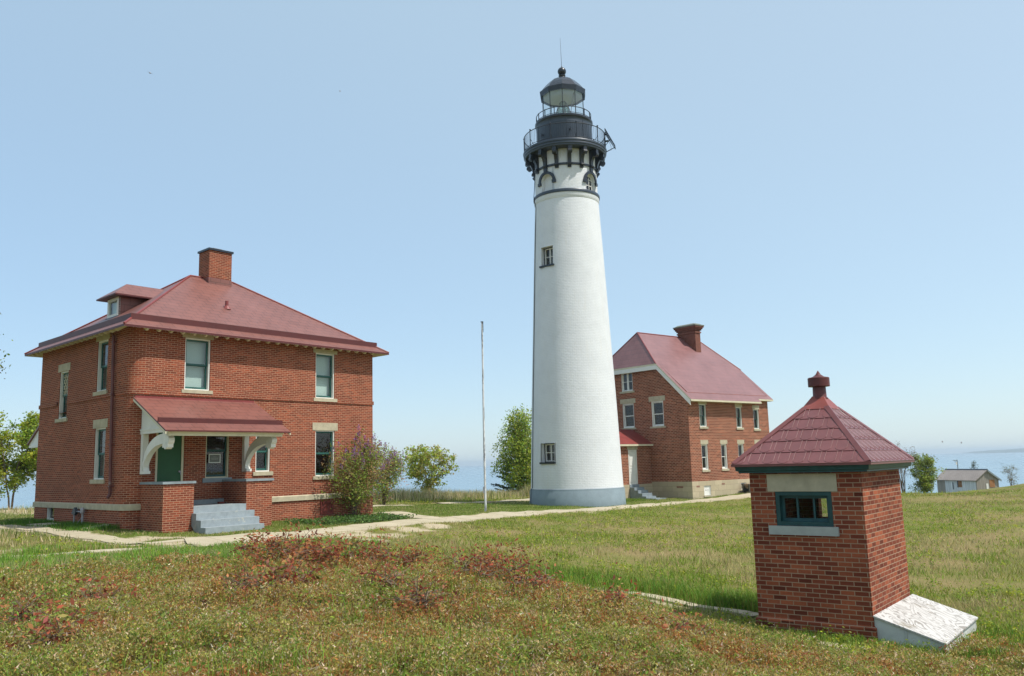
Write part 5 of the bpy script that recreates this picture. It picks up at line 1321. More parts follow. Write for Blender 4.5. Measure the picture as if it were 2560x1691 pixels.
# ------------------------------------------------------------------ shed by the lake, flagpole, hidden hut, sign post, gulls
def shed():
    F = Frame(48.1, 90.0, math.radians(80), 0.)      # u along the gable wall (to the right), v along the long wall (away)
    P = F.P; G, L = 2.6, 6.3; zb, ze, zr = -6.2, -2.84, -1.90
    H = thing('wooden_shed', tuple(P(G / 2, L / 2, -5.2)), 'small weathered board shed with shingle roof below the meadow by the lake', 'shed')
    def boards(name, c, c2, w=.2):
        m, t, b = nmat(name); co = objco(t); uv = t.nodes.new('ShaderNodeTexCoord').outputs['UV']
        k = N(t, 'ShaderNodeTexBrick', Scale=1., **{'Mortar Size': .012, 'Brick Width': w, 'Row Height': 30.}); k.offset = 0; t.links.new(uv, k.inputs[0])
        k.inputs['Color1'].default_value = (*c, 1); k.inputs['Color2'].default_value = (*c2, 1); k.inputs['Mortar'].default_value = (*[x * .35 for x in c2], 1)
        mp = N(t, 'ShaderNodeMapping'); mp.inputs['Scale'].default_value = (4, 4, .5); t.links.new(co, mp.inputs[0])
        t.links.new(mixc(t, ramp(t, noise(t, 2, 5, .7, mp.outputs[0]), [(.4, (0, 0, 0)), (.75, (.7, .7, .7))]), k.outputs['Color'], tuple(x * .6 for x in c)), b.inputs[0]); b.inputs['Roughness'].default_value = .9; return m
    grey = boards('weathered_boards', (.38, .34, .29), (.27, .245, .21)); pale = boards('pale_boards', (.70, .72, .74), (.58, .60, .62), .3)
    mb = MB()
    mb.face([P(0, 0, zb), P(G, 0, zb), P(G, 0, ze + .02), P(G / 2, 0, zr - .04), P(0, 0, ze + .02)]); mb.face([P(0, L, zb), P(G, L, zb), P(G, L, ze), P(G / 2, L, zr - .04), P(0, L, ze)])
    mb.face([P(0, 0, zb), P(0, L, zb), P(0, L, ze), P(0, 0, ze)]); mb.face([P(G, 0, zb), P(G, L, zb), P(G, L, ze), P(G, 0, ze)]); mb.build('wall', grey, H, fix=False)
    Wv = wall_v(F); Wu = wall_u(F)
    mb = MB(); mb.box(Wv, (.08, .002, zb), (4.9, .03, ze - .06)); pb = mb.build('pale_siding', pale, H)
    mb = MB(); mb.box(Wv, (3.55, .031, -4.0), (3.68, .05, -3.25)); mb.box(Wv, (.5, .031, -4.5), (.65, .05, -4.1)); mb.build('dark_gap', M['dark'], pb)
    mb = MB(); mb.box(Wv, (2.2, .031, -3.75), (2.75, .055, -3.0)); w = mb.build('boarded_window', paint('brown_board', (.25, .12, .05), .85, .2, 4), H)
    mb = MB(); mb.box(Wv, (2.75, .031, -3.78), (2.95, .05, -2.98)); mb.build('shutter_edge', M['dark'], w)
    mb = MB(); mb.box(Wu, (1.5, .002, -3.75), (2.1, .03, -2.98)); mb.build('boarded_window', paint('orange_board', (.32, .15, .06), .85, .2, 4), H)
    mb = MB(); mb.box(Wu, (1.1, .002, -5), (1.35, .03, -3.35)); mb.build('gable_post', M['white'], H)
    kz = (zr - ze) / (G / 2); o = .22
    mb = MB(); th = np.array([0, 0, -.08]); A, B_ = P(G / 2, -.15, zr), P(G / 2, L + .15, zr)
    for s in (0, 1):
        u = -o if s == 0 else G + o; a, b = P(u, -.15, ze - o * kz), P(u, L + .15, ze - o * kz)
        mb.prism([A, B_, b, a], [A + th, B_ + th, b + th, a + th])
    r = mb.build('roof', shingle('grey_wood_shingle', (.30, .26, .235), .3, .22, .6, .85, .2), H)
    mb = MB(); mb.tube([A, B_], .07, 5)
    mb.build('ridge_cap', M['charcoal'], r)
    mb = MB(); mb.hexa([P(G / 2, -.19, zr - .2), P(G + o, -.19, ze - o * kz - .2), P(G + o, -.155, ze - o * kz - .2), P(G / 2, -.155, zr - .2), P(G / 2, -.19, zr + .01), P(G + o, -.19, ze - o * kz + .01), P(G + o, -.155, ze - o * kz + .01), P(G / 2, -.155, zr + .01)]); mb.build('bargeboard', M['grey'], r)
shed()

def flagpole():
    x, y = -1.33, 37.15; z = gz(x, y)
    t = thing('flagpole', (x, y, z), 'thin white flagpole with peeling paint standing in the lawn left of the tower', 'flagpole')
    m, tt, b = nmat('peeling_white_pole'); co = objco(tt)
    mp = N(tt, 'ShaderNodeMapping'); mp.inputs['Scale'].default_value = (9, 9, 1.3); tt.links.new(co, mp.inputs[0])
    tt.links.new(mixc(tt, ramp(tt, noise(tt, 1.6, 6, .75, mp.outputs[0]), [(.50, (0, 0, 0)), (.56, (1, 1, 1))]), (.66, .67, .68), (.17, .18, .20)), b.inputs[0]); b.inputs['Roughness'].default_value = .7
    mb = MB(); h = 8.25; mb.tube([(x, y, z - .3), (x, y, z + 3), (x + .015, y, z + h)], [.052, .046, .038], 10); mb.build('pole', m, t)
    mb = MB(); mb.box(lambda a, d, q: np.array([x + .015 + a, y + d, z + h + q]), (-.06, -.05, -.0), (.06, .05, .03)); mb.tube([(x + .06, y - .03, z + h), (x + .06, y - .03, z + h - .45)], .012, 4); mb.build('pole_head', M['charcoal'], t)
    mb = MB(); mb.box(lambda a, d, q: np.array([x + a, y + d, z + q]), (-.09, -.08, .78), (-.05, -.05, 1.05)); mb.build('cleat', M['steel'], t)
flagpole()

def hut():
    F = Frame(20.4, 60.2, math.radians(80), 0.); P = F.P; G, L = 4.75, 3.4
    H = thing('brick_hut', tuple(P(2, 1.5, -2.4)), 'small brick hut of which only the chimney shows over the oil house roof', 'hut')
    mb = MB(); mb.prism([P(0, 0, -3), P(G, 0, -3), P(G, L, -3), P(0, L, -3)], [P(0, 0, -.5), P(G, 0, -.5), P(G, L, -.5), P(0, L, -.5)]); mb.build('wall', M['brick_b'], H)
    mb = MB(); 
    for s in (0, 1):
        v = -.2 if s == 0 else L + .2
        mb.face([P(-.2, v, -.55), P(G + .2, v, -.55), P(G + .2, L / 2, .75), P(-.2, L / 2, .75)])
        mb.face([P((0 if s else G), 0, -.5), P((0 if s else G), L, -.5), P((0 if s else G), L / 2, .74)])
    r = mb.build('roof', M['roof_plain'], H, fix=False)
    c = np.array([24.72, 61.6, 0.]); bx = lambda a, d, z: c + np.array([a, d, z])
    mb = MB(); mb.box(bx, (-.22, -.22, -2.8), (.22, .22, 2.0)); mb.build('chimney', M['brick_b'], r); mb = MB(); mb.box(bx, (-.27, -.27, 2.0), (.27, .27, 2.10)); mb.build('chimney_cap', M['charcoal'], r)
hut()

def signpost():
    x, y = 49.4, 96.0; z = gz(x, y)
    t = thing('lamp_post', (x, y, z), 'thin dark post with a short arm and pale board rising behind the shed', 'post')
    mb = MB(); mb.tube([(x, y, z - .3), (x, y, -.85)], .05, 6); mb.tube([(x, y, -.95), (x - .45, y, -.92)], .04, 5); mb.tube([(x - .04, y, -1.3), (x - .3, y, -.95)], .025, 5); mb.build('post', M['grey'], t)
    mb = MB(); mb.box(lambda a, d, q: np.array([x + a, y + d, q]), (-.17, -.03, -1.42), (-.05, .03, -1.1)); mb.build('board', M['white'], t)
signpost()

def gull(p, s, rot, tilt, label):
    t = thing('bird', p, label, 'bird', 'birds gliding over the station')
    p = np.array(p); ca, sa = math.cos(rot), math.sin(rot)
    X = lambda a, b, c: p + s * np.array([ca * a - sa * b, sa * a + ca * b, c + tilt * a])
    mb = MB(smooth=True); mb.tube([X(0, -.22, 0), X(0, -.12, .01), X(0, .05, 0), X(0, .24, .0)], [.015, .055, .06, .015], 8); mb.build('body', M['steel'], t)
    for sg in (-1, 1):
        mb = MB(); L = [(0, .12, .02), (sg * .3, .17, .10), (sg * .68, .0, .04)]; Tq = [(0, -.06, .02), (sg * .3, -.02, .09), (sg * .68, -.05, .035)]
        for i in range(2): mb.prism([X(*L[i]), X(*L[i + 1]), X(*Tq[i + 1]), X(*Tq[i])], [X(L[i][0], L[i][1], L[i][2] + .012), X(L[i + 1][0], L[i + 1][1], L[i + 1][2] + .012), X(Tq[i + 1][0], Tq[i + 1][1], Tq[i + 1][2] + .012), X(Tq[i][0], Tq[i][1], Tq[i][2] + .012)])
        mb.build('wing', M['steel'], t)
gull((-26.66, 60, 29.72), .30, .5, -.3, 'tiny dark bird high in the sky above the left house')
gull((-12.38, 60, 27.89), .16, 1.2, .1, 'tinier dark bird high in the sky between left house and tower')
gull((29.98, 60, .74), .085, .3, .2, 'left of two faint birds over the lake horizon')
gull((31.3, 60, .64), .085, .2, -.2, 'right of two faint birds over the lake horizon')

# ------------------------------------------------------------------ trees and shrubs
def leaf_tris(c, size, rng, flat=.0, asp=.5, droop=0.):
    """one leaf triangle pair per centre, returned as single kites cut in two -> (2n,3,3)"""
    n = len(c); d = rng.normal(size=(n, 3)); d[:, 2] = d[:, 2] * (1 - flat) - droop; d /= np.linalg.norm(d, axis=1)[:, None]
    e = rng.normal(size=(n, 3)); e -= (e * d).sum(1)[:, None] * d; e /= np.linalg.norm(e, axis=1)[:, None]
    L = size * rng.uniform(.65, 1.25, n)[:, None]; Wd = L * asp
    a, b = c - d * L * .5, c + d * L * .5; m = c - d * L * .05; l, r = m + e * Wd * .5, m - e * Wd * .5
    return np.concatenate([np.stack([a, l, b], 1), np.stack([a, b, r], 1)])

def vary(base, n, rng, amt=.25, hue=.12):
    base = np.asarray(base, float); v = rng.normal(1, amt, (n, 1)).clip(.35, 1.8); h = rng.normal(1, hue, (n, 3)).clip(.5, 1.6)
    return base * v * h

def tree(name, label, cat, x, y, h, w, seed, stems=1, fan=.0, cols=((.13, .18, .02),), leaf=.09, n=5000, env=None, base=.18, tr=.07, twig_n=None, weep=0., spread=.16, bark='bark', group=None, lean=(0, 0), asp=.55, branch_n=26, zoff=0., crown='crown', sparse=1.0, extra=None, up=.45):
    rng = np.random.default_rng(seed); z0 = gz(x, y) + zoff
    T = thing(name, (x, y, z0), label, cat, group)
    env = env or (lambda f: math.sin(math.pi * min(1, max(0, f)) ** .8) ** .6)
    mb = MB(smooth=True); centers = []
    B = np.array([x, y, z0])
    for s in range(stems):
        a = rng.uniform(0, 6.28) if stems > 1 else 0; fr = fan * w * .5 * math.sqrt(rng.uniform(.05, 1)) if stems > 1 else 0
        top = B + np.array([math.cos(a) * fr + lean[0], math.sin(a) * fr + lean[1], h * (1 - .25 * (fr / (w * .5 + 1e-6)) * rng.uniform(.4, 1.2))]) if stems > 1 else B + np.array([lean[0], lean[1], h])
        k = np.linspace(0, 1, 8); st = B + (np.array([math.cos(a), math.sin(a), 0]) * .05 if stems > 1 else 0)
        pts = st + (top - st) * k[:, None]; pts[:, :2] += (np.array([math.cos(a), math.sin(a)]) * (-.18 * fr) * np.sin(np.pi * k)[:, None] if stems > 1 else 0) + rng.normal(0, .012 * h, (8, 2)) * (k * (1 - k) * 4)[:, None]
        r0 = tr * (1 if stems == 1 else rng.uniform(.5, 1)); pts[0, 2] -= .15
        mb.tube(pts, list(r0 * (1 - k * .88)), 7)
        nb = max(3, int(branch_n / stems))
        for b in range(nb):
            f = base + (1 - base) * ((b + rng.uniform(0, 1)) / nb); f = min(f, .985)
            p = np.array([np.interp(f, k, pts[:, i]) for i in range(3)]); reach = env((f - base) / (1 - base)) * w * .5 * rng.uniform(.7, 1.08) * (1 if stems == 1 else .6)
            ang = b * 2.4 + rng.uniform(-.5, .5) + seed
            if stems > 1 and rng.uniform() < .6: ang = a + rng.normal(0, .8)
            d = np.array([math.cos(ang), math.sin(ang), 0]); rise = up * reach * rng.uniform(.5, 1.3)
            q = [p, p + d * reach * .45 + [0, 0, rise * .55], p + d * reach * .8 + [0, 0, rise * .85], p + d * reach + [0, 0, rise * (.9 - weep)]]
            mb.tube(q, [r0 * .34 * (1 - f * .6), r0 * .22 * (1 - f * .6), .012, .006], 5, cap=False)
            q = np.array(q); m = max(3, int(reach / .16))
            for g in np.linspace(.28, 1.02, m):
                c = np.array([np.interp(g * 3, [0, 1, 2, 3], q[:, i]) for i in range(3)])
                for tw in range(2):
                    e = c + rng.normal(0, spread * (1 + reach * .15), 3) * [1, 1, .8]
                    mb.tube([c, (c + e) / 2 + [0, 0, .02], e], [.006, .004, .003], 3, cap=False)
                    centers.append(e)
                    if weep: centers += [e + [0, 0, -.18 * weep * j] for j in range(1, 4)]
        centers.append(pts[-1]); centers.append(pts[-2])
    mb.build('trunk', M[bark], T, fix=False, smooth=True)
    C_ = np.array(centers); keep = rng.uniform(size=len(C_)) < sparse; C_ = C_[keep]
    idx = rng.integers(0, len(C_), n); tone = rng.integers(0, len(cols), len(C_)); light = rng.normal(1, .16, len(C_)).clip(.6, 1.5)
    c = C_[idx] + rng.normal(0, spread * .62, (n, 3))
    tri = leaf_tris(c, leaf, rng, .35, asp, .4 * (weep > 0) + .1)
    col = vary(np.array(cols)[tone[idx]] * light[idx][:, None], n, rng, .2, .1)
    tricloud(crown, tri, np.r_[col, col], M['leaf'], T)
    if extra: extra(T, C_, rng, B)
    return T

YG = ((.30, .35, .03), (.24, .31, .03), (.36, .38, .04), (.17, .24, .03))
MG = ((.16, .23, .03), (.21, .27, .035), (.12, .18, .025), (.26, .27, .05))
tree('birch_tree', 'slender yellow-green birch with forked pale trunk at the far left edge', 'tree', -27.0, 46.0, 5.3, 4.0, 11, stems=2, fan=.55, cols=YG, leaf=.16, n=13500, base=.24, tr=.075, bark='bark', branch_n=30, spread=.22, up=.6)
tree('birch_sapling', 'low leafy green birch sapling tucked behind the shaded corner of the left house', 'tree', -24.6, 46.6, 3.9, 3.2, 12, stems=3, fan=.8, cols=YG[:2] + MG[:2], leaf=.14, n=8500, base=.08, tr=.05, branch_n=30, spread=.2)
tree('overhanging_birch', 'birch whose leafy branch tip just enters at the left edge, high beside the left house', 'tree', -17.9, 24.2, 8.6, 5.0, 13, cols=((.10, .11, .03), (.14, .17, .03)), leaf=.10, n=7000, base=.3, tr=.12, bark='birch_bark', branch_n=34, spread=.26)
def blossoms(T, C_, rng, B):
    # upright purple panicles on the outer, upper twigs
    s = C_[C_[:, 2] > B[2] + 1.55]; s = s[np.argsort(-s[:, 2] + rng.normal(0, .35, len(s)))][:95]
    out = []
    for p in s:
        k = 34; f = rng.uniform(0, 1, k)[:, None]; c = p + np.array([0, 0, .02]) + np.c_[rng.normal(0, .045, (k, 2)) * (1 - f * .75), f * .2]; out.append(c)
    c = np.concatenate(out); tri = leaf_tris(c, .045, rng, 0, .8); col = vary((.30, .15, .32), len(c), rng, .3, .15)
    tricloud('blossom', tri, np.r_[col, col], M['leaf'], T)
LG = ((.20, .27, .045), (.26, .32, .055), (.16, .23, .04), (.27, .21, .07), (.30, .17, .09))
tree('lilac_bush', 'leafy lilac bush with purple blossom tips in front of the left house corner', 'bush', -6.2, 32.9, 2.85, 3.0, 21, stems=9, fan=.85, cols=LG, leaf=.085, n=10000, base=.2, tr=.035, branch_n=56, spread=.24, extra=blossoms, bark='bark')
tree('lilac_bush', 'second lilac bush half hidden behind the right corner of the left house', 'bush', -6.75, 44.0, 2.75, 1.9, 22, stems=6, fan=.95, cols=LG, leaf=.10, n=5200, base=.26, tr=.04, branch_n=56, spread=.22, extra=blossoms)
tree('maple_sapling', 'spreading green young maple on the brow between left house and flagpole', 'tree', -5.55, 54.5, 3.5, 3.7, 23, stems=6, fan=.85, cols=((.25, .32, .04), (.32, .37, .05), (.36, .37, .07), (.34, .29, .08)), leaf=.14, n=5200, base=.14, tr=.05, branch_n=50, spread=.17, asp=.75)
tree('birch_tree', 'bright green weeping birch behind the foot of the tower at its left', 'tree', .15, 61.0, 6.0, 5.6, 31, stems=2, fan=.35, cols=((.31, .38, .04), (.37, .41, .05), (.23, .31, .04), (.17, .25, .04)), leaf=.16, n=15000, env=lambda f: (1 - f) ** .55 * min(1, .55 + f * 2.2), base=.10, tr=.085, bark='birch_bark', weep=.8, branch_n=46, spread=.26, lean=(.3, 0))
def spruce(x, y, h, w, seed, label):
    rng = np.random.default_rng(seed); z0 = gz(x, y); T = thing('spruce_tree', (x, y, z0), label, 'tree'); mb = MB(smooth=True)
    mb.tube([(x, y, z0 - .2), (x, y, z0 + h)], [.10, .015], 8); cs = []; ds = []
    z = .12
    while z < h - .15:
        f = z / h; R = w * .5 * (1 - f) ** .85
        for k in range(7):
            a = rng.uniform(0, 6.28); r = R * rng.uniform(.7, 1.12); d = np.array([math.cos(a), math.sin(a), 0])
            p0 = np.array([x, y, z0 + z]); p1 = p0 + d * r * .5 - [0, 0, .10 * r]; p2 = p0 + d * r + [0, 0, .05 * r]
            mb.tube([p0, p1, p2], [.022, .016, .006], 4, cap=False)
            m = int(90 * r) + 12; t = rng.uniform(.08, 1, m)[:, None]; c = np.where(t < .5, p0 + (p1 - p0) * t * 2, p1 + (p2 - p1) * (t - .5) * 2)
            sd = np.array([-d[1], d[0], 0]); lat = rng.normal(0, .5, m)[:, None] * .28 * r * (1.05 - t) + rng.normal(0, .03, (m, 1))
            cs.append(c + sd * lat + np.c_[np.zeros((m, 2)), -np.abs(rng.normal(0, .05, m))])
        z += .30 * (1 - .4 * f)
    c = np.concatenate(cs); mb.build('trunk', M['bark'], T, fix=False, smooth=True)
    tri = leaf_tris(c, .17, rng, .6, .28); col = vary((.022, .055, .034), len(c), rng, .3, .12); tricloud('crown', tri, np.r_[col, col], M['leaf'], T)
spruce(.35, 62.6, 5.3, 4.6, 5, 'dark blue-green spruce with layered branches beside the weeping birch')
tree('young_birch', 'compact light green young birch on the brow right of the oil house roof', 'tree', 28.0, 59.3, 2.6, 2.0, 41, stems=3, fan=.5, cols=((.22, .29, .04), (.17, .24, .04), (.26, .31, .05), (.17, .2, .07)), leaf=.11, n=8500, base=.06, tr=.05, branch_n=44, spread=.17)
tree('bare_shrub', 'thin nearly leafless grey shrub poking out over the oil house roof', 'shrub', 26.6, 59.2, 3.7, 2.4, 42, stems=7, fan=.95, cols=((.10, .10, .07), (.13, .14, .09)), leaf=.07, n=520, base=.35, tr=.04, branch_n=60, spread=.13, bark='bark')
tree('small_shrub', 'small sparse grey-green shrub on the rise right of the shed', 'shrub', 35.5, 61.8, 1.5, 1.2, 43, stems=4, fan=.7, cols=((.14, .17, .06), (.17, .15, .08)), leaf=.07, n=620, base=.1, tr=.025, branch_n=24, spread=.13)
tree('pine_sapling', 'thin pine sapling top rising behind the shed roof', 'tree', 52.0, 97.5, 4.6, 1.5, 44, cols=((.06, .09, .05), (.09, .12, .06)), leaf=.12, n=900, base=.3, tr=.05, branch_n=30, spread=.12, env=lambda f: 1 - f * .8)

RED = ((.29, .08, .04), (.36, .125, .05), (.25, .065, .04), (.36, .18, .06), (.22, .20, .05))
def red_shrub(x, y, h, w, seed, label, cols=RED, n=None, leaf=.055):
    n = n or int(260 + 1150 * w * h)
    tree('red_leaf_shrub', label, 'shrub', x, y, h * (.58 if y > 13 else .8), w * 1.3, seed, stems=6, fan=.95, cols=cols, leaf=leaf, n=n, base=.12, tr=.006, branch_n=20, spread=.12, zoff=float(hummock(np.array([x]), np.array([y]))[0]) - .05, group='red leaved cherry shrubs on the dune', asp=.42, up=.5)
rs = [(-4.0, 13.7, .95, .9, 'tallest dark red shrub at the left end of the red thicket on the crest'), (-3.45, 13.5, .72, .9, 'dark red shrub second from left in the red thicket'), (-3.0, 13.9, .8, .95, 'broad dark red shrub near the middle of the thicket'), (-2.45, 14.2, .72, .8, 'dark red shrub right of the thicket gap'), (-2.0, 14.4, .62, .9, 'low red shrub on the crest below the flagpole'),
      (-1.35, 14.9, .5, .9, 'low rusty shrub on the crest in line with the tower edge'), (-.75, 14.2, .55, .9, 'rusty red shrub at the right end of the crest row'), (-3.3, 10.4, .42, .5, 'small brownish red shrub left of the open grass patch'), (-2.75, 10.9, .5, .5, 'bronze leaved sapling with broad leaves below the thicket'), (-1.55, 10.7, .52, .45, 'small upright red shrub in the middle of the dune'), (-1.15, 9.7, .55, .4, 'narrow red sapling lower right of the dune middle'),
      (-.35, 11.7, .62, .85, 'dense round red shrub on the right shoulder of the dune'), (.15, 11.2, .45, .7, 'lower red shrub touching the dense round one'), (1.1, 10.6, .32, .45, 'small red sprig on the right slope of the dune'), (-5.25, 9.4, .38, .3, 'small dark red sprig at the far left of the foreground'), (-4.2, 8.1, .36, .35, 'red and green sapling in the lower left foreground'), (1.75, 9.4, .25, .6, 'low bright rust patch of leaves near the bottom right of the dune'), (-4.9, 10.2, .34, .4, 'faint rusty sprig between the two lower left saplings')]
for i, (x, y, h, w, lb) in enumerate(rs): red_shrub(x, y, h, w, 100 + i, lb, leaf=.085 if 'broad' in lb or 'sapling in' in lb else .066)

# ------------------------------------------------------------------ ground cover
def blades(x, y, h, w, rng, col, bend=.35, z=None, two=False):
    n = len(x); z = height(x, y) + hummock(x, y) if z is None else z
    a = rng.uniform(0, 6.283, n); lx, ly = rng.normal(0, 1, n) * bend * h, rng.normal(0, 1, n) * bend * h
    dx, dy = np.cos(a) * w * .5, np.sin(a) * w * .5
    p0 = np.stack([x - dx, y - dy, z - .02], -1); p1 = np.stack([x + dx, y + dy, z - .02], -1); tip = np.stack([x + lx, y + ly, z + h], -1)
    if not two: return np.stack([p0, p1, tip], 1), col
    m = np.stack([x + lx * .28, y + ly * .28, z + h * .6], -1); o = np.stack([dx * .8, dy * .8, 0 * dx], -1)
    T = np.concatenate([np.stack([p0, p1, m + o], 1), np.stack([p0, m + o, m - o], 1), np.stack([m - o, m + o, tip], 1)])
    return T, np.concatenate([col, col, col])

def view_points(n, d0, d1, a0, a1, rng, p=1.0):
    """points over a fan of ground, p = 1 gives even cover, lower values thin out with distance"""
    u = rng.uniform(0, 1, n); d = (d0 ** (2 * p) + u * (d1 ** (2 * p) - d0 ** (2 * p))) ** (1 / (2 * p)); a = np.radians(rng.uniform(a0, a1, n))
    return d * np.sin(a), d * np.cos(a)

FOOT = []
def clear_of_buildings(x, y, m=.0):
    ok = np.ones(len(x), bool)
    for F, (u0, u1, v0, v1) in ((F1, (-.0, 9.9, 0., 10)), (F1, (.45, 4.25, -1.56, 0)), (F1, (1.37, 3.43, -2.5, 0)), (F1, (-1.0, -.1, 4.2, 5.7)), (F2, (-.03, 8.1, -.03, 9.4)), (F2, (-4.6, 0, 3.1, 6)), (F2, (-2.1, -1.1, 1.0, 3.1)), (F3, (-.03, 2.3, -.03, 1.85)), (F3, (0, 2.42, -.97, 0))):
        dx, dy = x - F.o[0], y - F.o[1]; Mx = np.linalg.inv(np.array([[F.eu[0], F.ev[0]], [F.eu[1], F.ev[1]]])); u = Mx[0, 0] * dx + Mx[0, 1] * dy; v = Mx[1, 0] * dx + Mx[1, 1] * dy
        ok &= ~((u > u0 - m) & (u < u1 + m) & (v > v0 - m) & (v < v1 + m))
    ok &= np.hypot(x - 3.27, y - 46.06) > 2.57 + m
    return ok

def stuff(name, tri, col, mat='grass_m', label=None, cat=None):
    o = tricloud(name, tri, col, M[mat]); o['kind'] = 'stuff'
    tag(o, label, cat); return o

def heath():
    rng = np.random.default_rng(51)
    # clumps of wiry low heath: leaves gathered in sprigs
    x, y = view_points(88000, 5.2, 19.5, -44, 38, rng, .55)
    hm = heath_mask(x, y); k = rng.uniform(size=len(x)) < hm; x, y = x[k], y[k]
    gap = fbm(x, y, .55, 61); k = (gap > .40) | (rng.uniform(size=len(x)) < .25); x, y = x[k], y[k]
    k = clear_of_buildings(x, y, .05) & (path_dist(x, y) > .1); x, y = x[k], y[k]; z = height(x, y) + hummock(x, y)
    nc = len(x); d = np.hypot(x, y)
    hh = (.06 + .30 * np.clip(fbm(x, y, .9, 63) - .15, 0, 1)) * rng.uniform(.7, 1.25, nc)
    pt = fbm(x, y, .8, 65); p2 = fbm(x, y, .45, 67)
    pal = np.array([(.26, .225, .05), (.34, .155, .048), (.43, .32, .15), (.19, .245, .04), (.32, .275, .07), (.27, .10, .045)])
    wts = np.stack([np.full(nc, 1.0), np.clip((pt - .47) * 15, .2, 4.0), np.full(nc, .6), np.clip((.53 - pt) * 12, .15, 3.0), np.full(nc, 1.0), np.clip((p2 - .6) * 6, 0, 1.5)], 1); wts /= wts.sum(1)[:, None]
    tone = (rng.uniform(size=(nc, 1)) > np.cumsum(wts, 1)).sum(1).clip(0, 5)
    per = np.where(d < 9, 26, np.where(d < 13, 19, 13)); idx = np.repeat(np.arange(nc), per); n = len(idx)
    f = rng.uniform(0, 1, n) ** .6
    sp = np.stack([rng.normal(0, .035, n) + rng.normal(0, .03, n) * f, rng.normal(0, .035, n) + rng.normal(0, .03, n) * f, f * hh[idx]], -1)
    c = np.stack([x[idx], y[idx], z[idx]], -1) + sp
    s = ((.0105 + .00085 * d[idx]) * rng.choice([.7, 1., 1.1, 1.5], nc)[idx])[:, None]
    dd = rng.normal(size=(n, 3)); dd[:, 2] = np.abs(dd[:, 2]) * .8 + .3; dd /= np.linalg.norm(dd, axis=1)[:, None]
    e = rng.normal(size=(n, 3)); e -= (e * dd).sum(1)[:, None] * dd; e /= np.linalg.norm(e, axis=1)[:, None]
    tri = np.stack([c - dd * s * .6 + e * s * .32, c - dd * s * .6 - e * s * .32, c + dd * s * .9], 1)
    col = vary(pal[tone[idx]], n, rng, .28, .12)
    tip = rng.uniform(size=n) < .05; col[tip] = vary((.58, .47, .33), tip.sum(), rng, .2, .08)
    stuff('heath', tri, col, 'leaf', 'low wiry heath in rust, olive and tan covering the near dune', 'heath')
    print('heath', n)
heath()

def twigs():
    rng = np.random.default_rng(55); n = 1500
    x, y = view_points(n, 5.8, 16, -38, 16, rng, .7); k = heath_mask(x, y) > .4; x, y = x[k], y[k]; n = len(x); z = height(x, y) + hummock(x, y) + rng.uniform(.04, .17, n)
    a = rng.uniform(0, 6.28, n); L = rng.uniform(.04, .17, n); t = rng.normal(.1, .35, n); w = rng.uniform(.002, .004, n)
    d = np.stack([np.cos(a) * L, np.sin(a) * L, t * L], -1); p = np.stack([x, y, z], -1); o = np.stack([-np.sin(a) * w, np.cos(a) * w, w], -1)
    tri = np.concatenate([np.stack([p - o, p + o, p + d], 1)]); col = vary((.34, .28, .21), n, rng, .35, .05)
    m = 420; x, y = view_points(m, 6, 17, -38, 22, rng, .7); k = heath_mask(x, y) > .3; x, y = x[k], y[k]; m = len(x); z = height(x, y) + hummock(x, y); L = rng.uniform(.22, .5, m); a = rng.uniform(0, 6.28, m); ln = rng.uniform(.1, .6, m) * L; w = .0028
    p = np.stack([x, y, z], -1); tri = np.concatenate([tri, np.stack([p - [w, 0, 0], p + [w, 0, 0], p + np.stack([np.cos(a) * ln, np.sin(a) * ln, L], -1)], 1)]); col = np.r_[col, vary((.42, .36, .20), m, rng, .25, .08)]
    stuff('dead_twigs', tri, col, 'grass_m', 'dry pale twigs and stalks lying in the heath', 'twigs')
twigs()

def herbs():
    # scattered broad leaved plants and small rosettes among the heath
    rng = np.random.default_rng(58); x, y = view_points(1500, 5.8, 17, -38, 22, rng, .6); k = (heath_mask(x, y) > .35) & (fbm(x, y, 1.9, 87) > rng.uniform(.3, .62, len(x))); x, y = x[k], y[k]; n = len(x); z = height(x, y) + hummock(x, y)
    m = 14; i = np.repeat(np.arange(n), m); f = rng.uniform(.1, 1, n * m); hh = rng.uniform(.12, .36, n)[i]; r = rng.uniform(.03, .08, n)[i]
    c = np.stack([x[i] + rng.normal(0, 1, n * m) * r, y[i] + rng.normal(0, 1, n * m) * r, z[i] + f * hh], -1)
    sz = rng.uniform(.022, .055, n)[i][:, None]; tone = np.array([(.20, .27, .035), (.14, .22, .03), (.28, .30, .05), (.30, .13, .05), (.12, .17, .03)])[rng.choice(5, n, p=[.3, .3, .18, .12, .1])][i]
    tri = leaf_tris(c, sz, rng, .35, .5); col = vary(tone, n * m, rng, .2, .08)
    tw_ = np.stack([np.stack([x - .003, y, z], -1), np.stack([x + .003, y, z], -1), np.stack([x + rng.normal(0, .03, n), y, z + rng.uniform(.12, .36, n)], -1)], 1)
    stuff('herbs', np.concatenate([tri, tw_]), np.r_[col, col, vary((.20, .16, .08), n, rng, .2, .05)], 'leaf', 'scattered leafy herbs standing among the heath', 'herbs')
herbs()

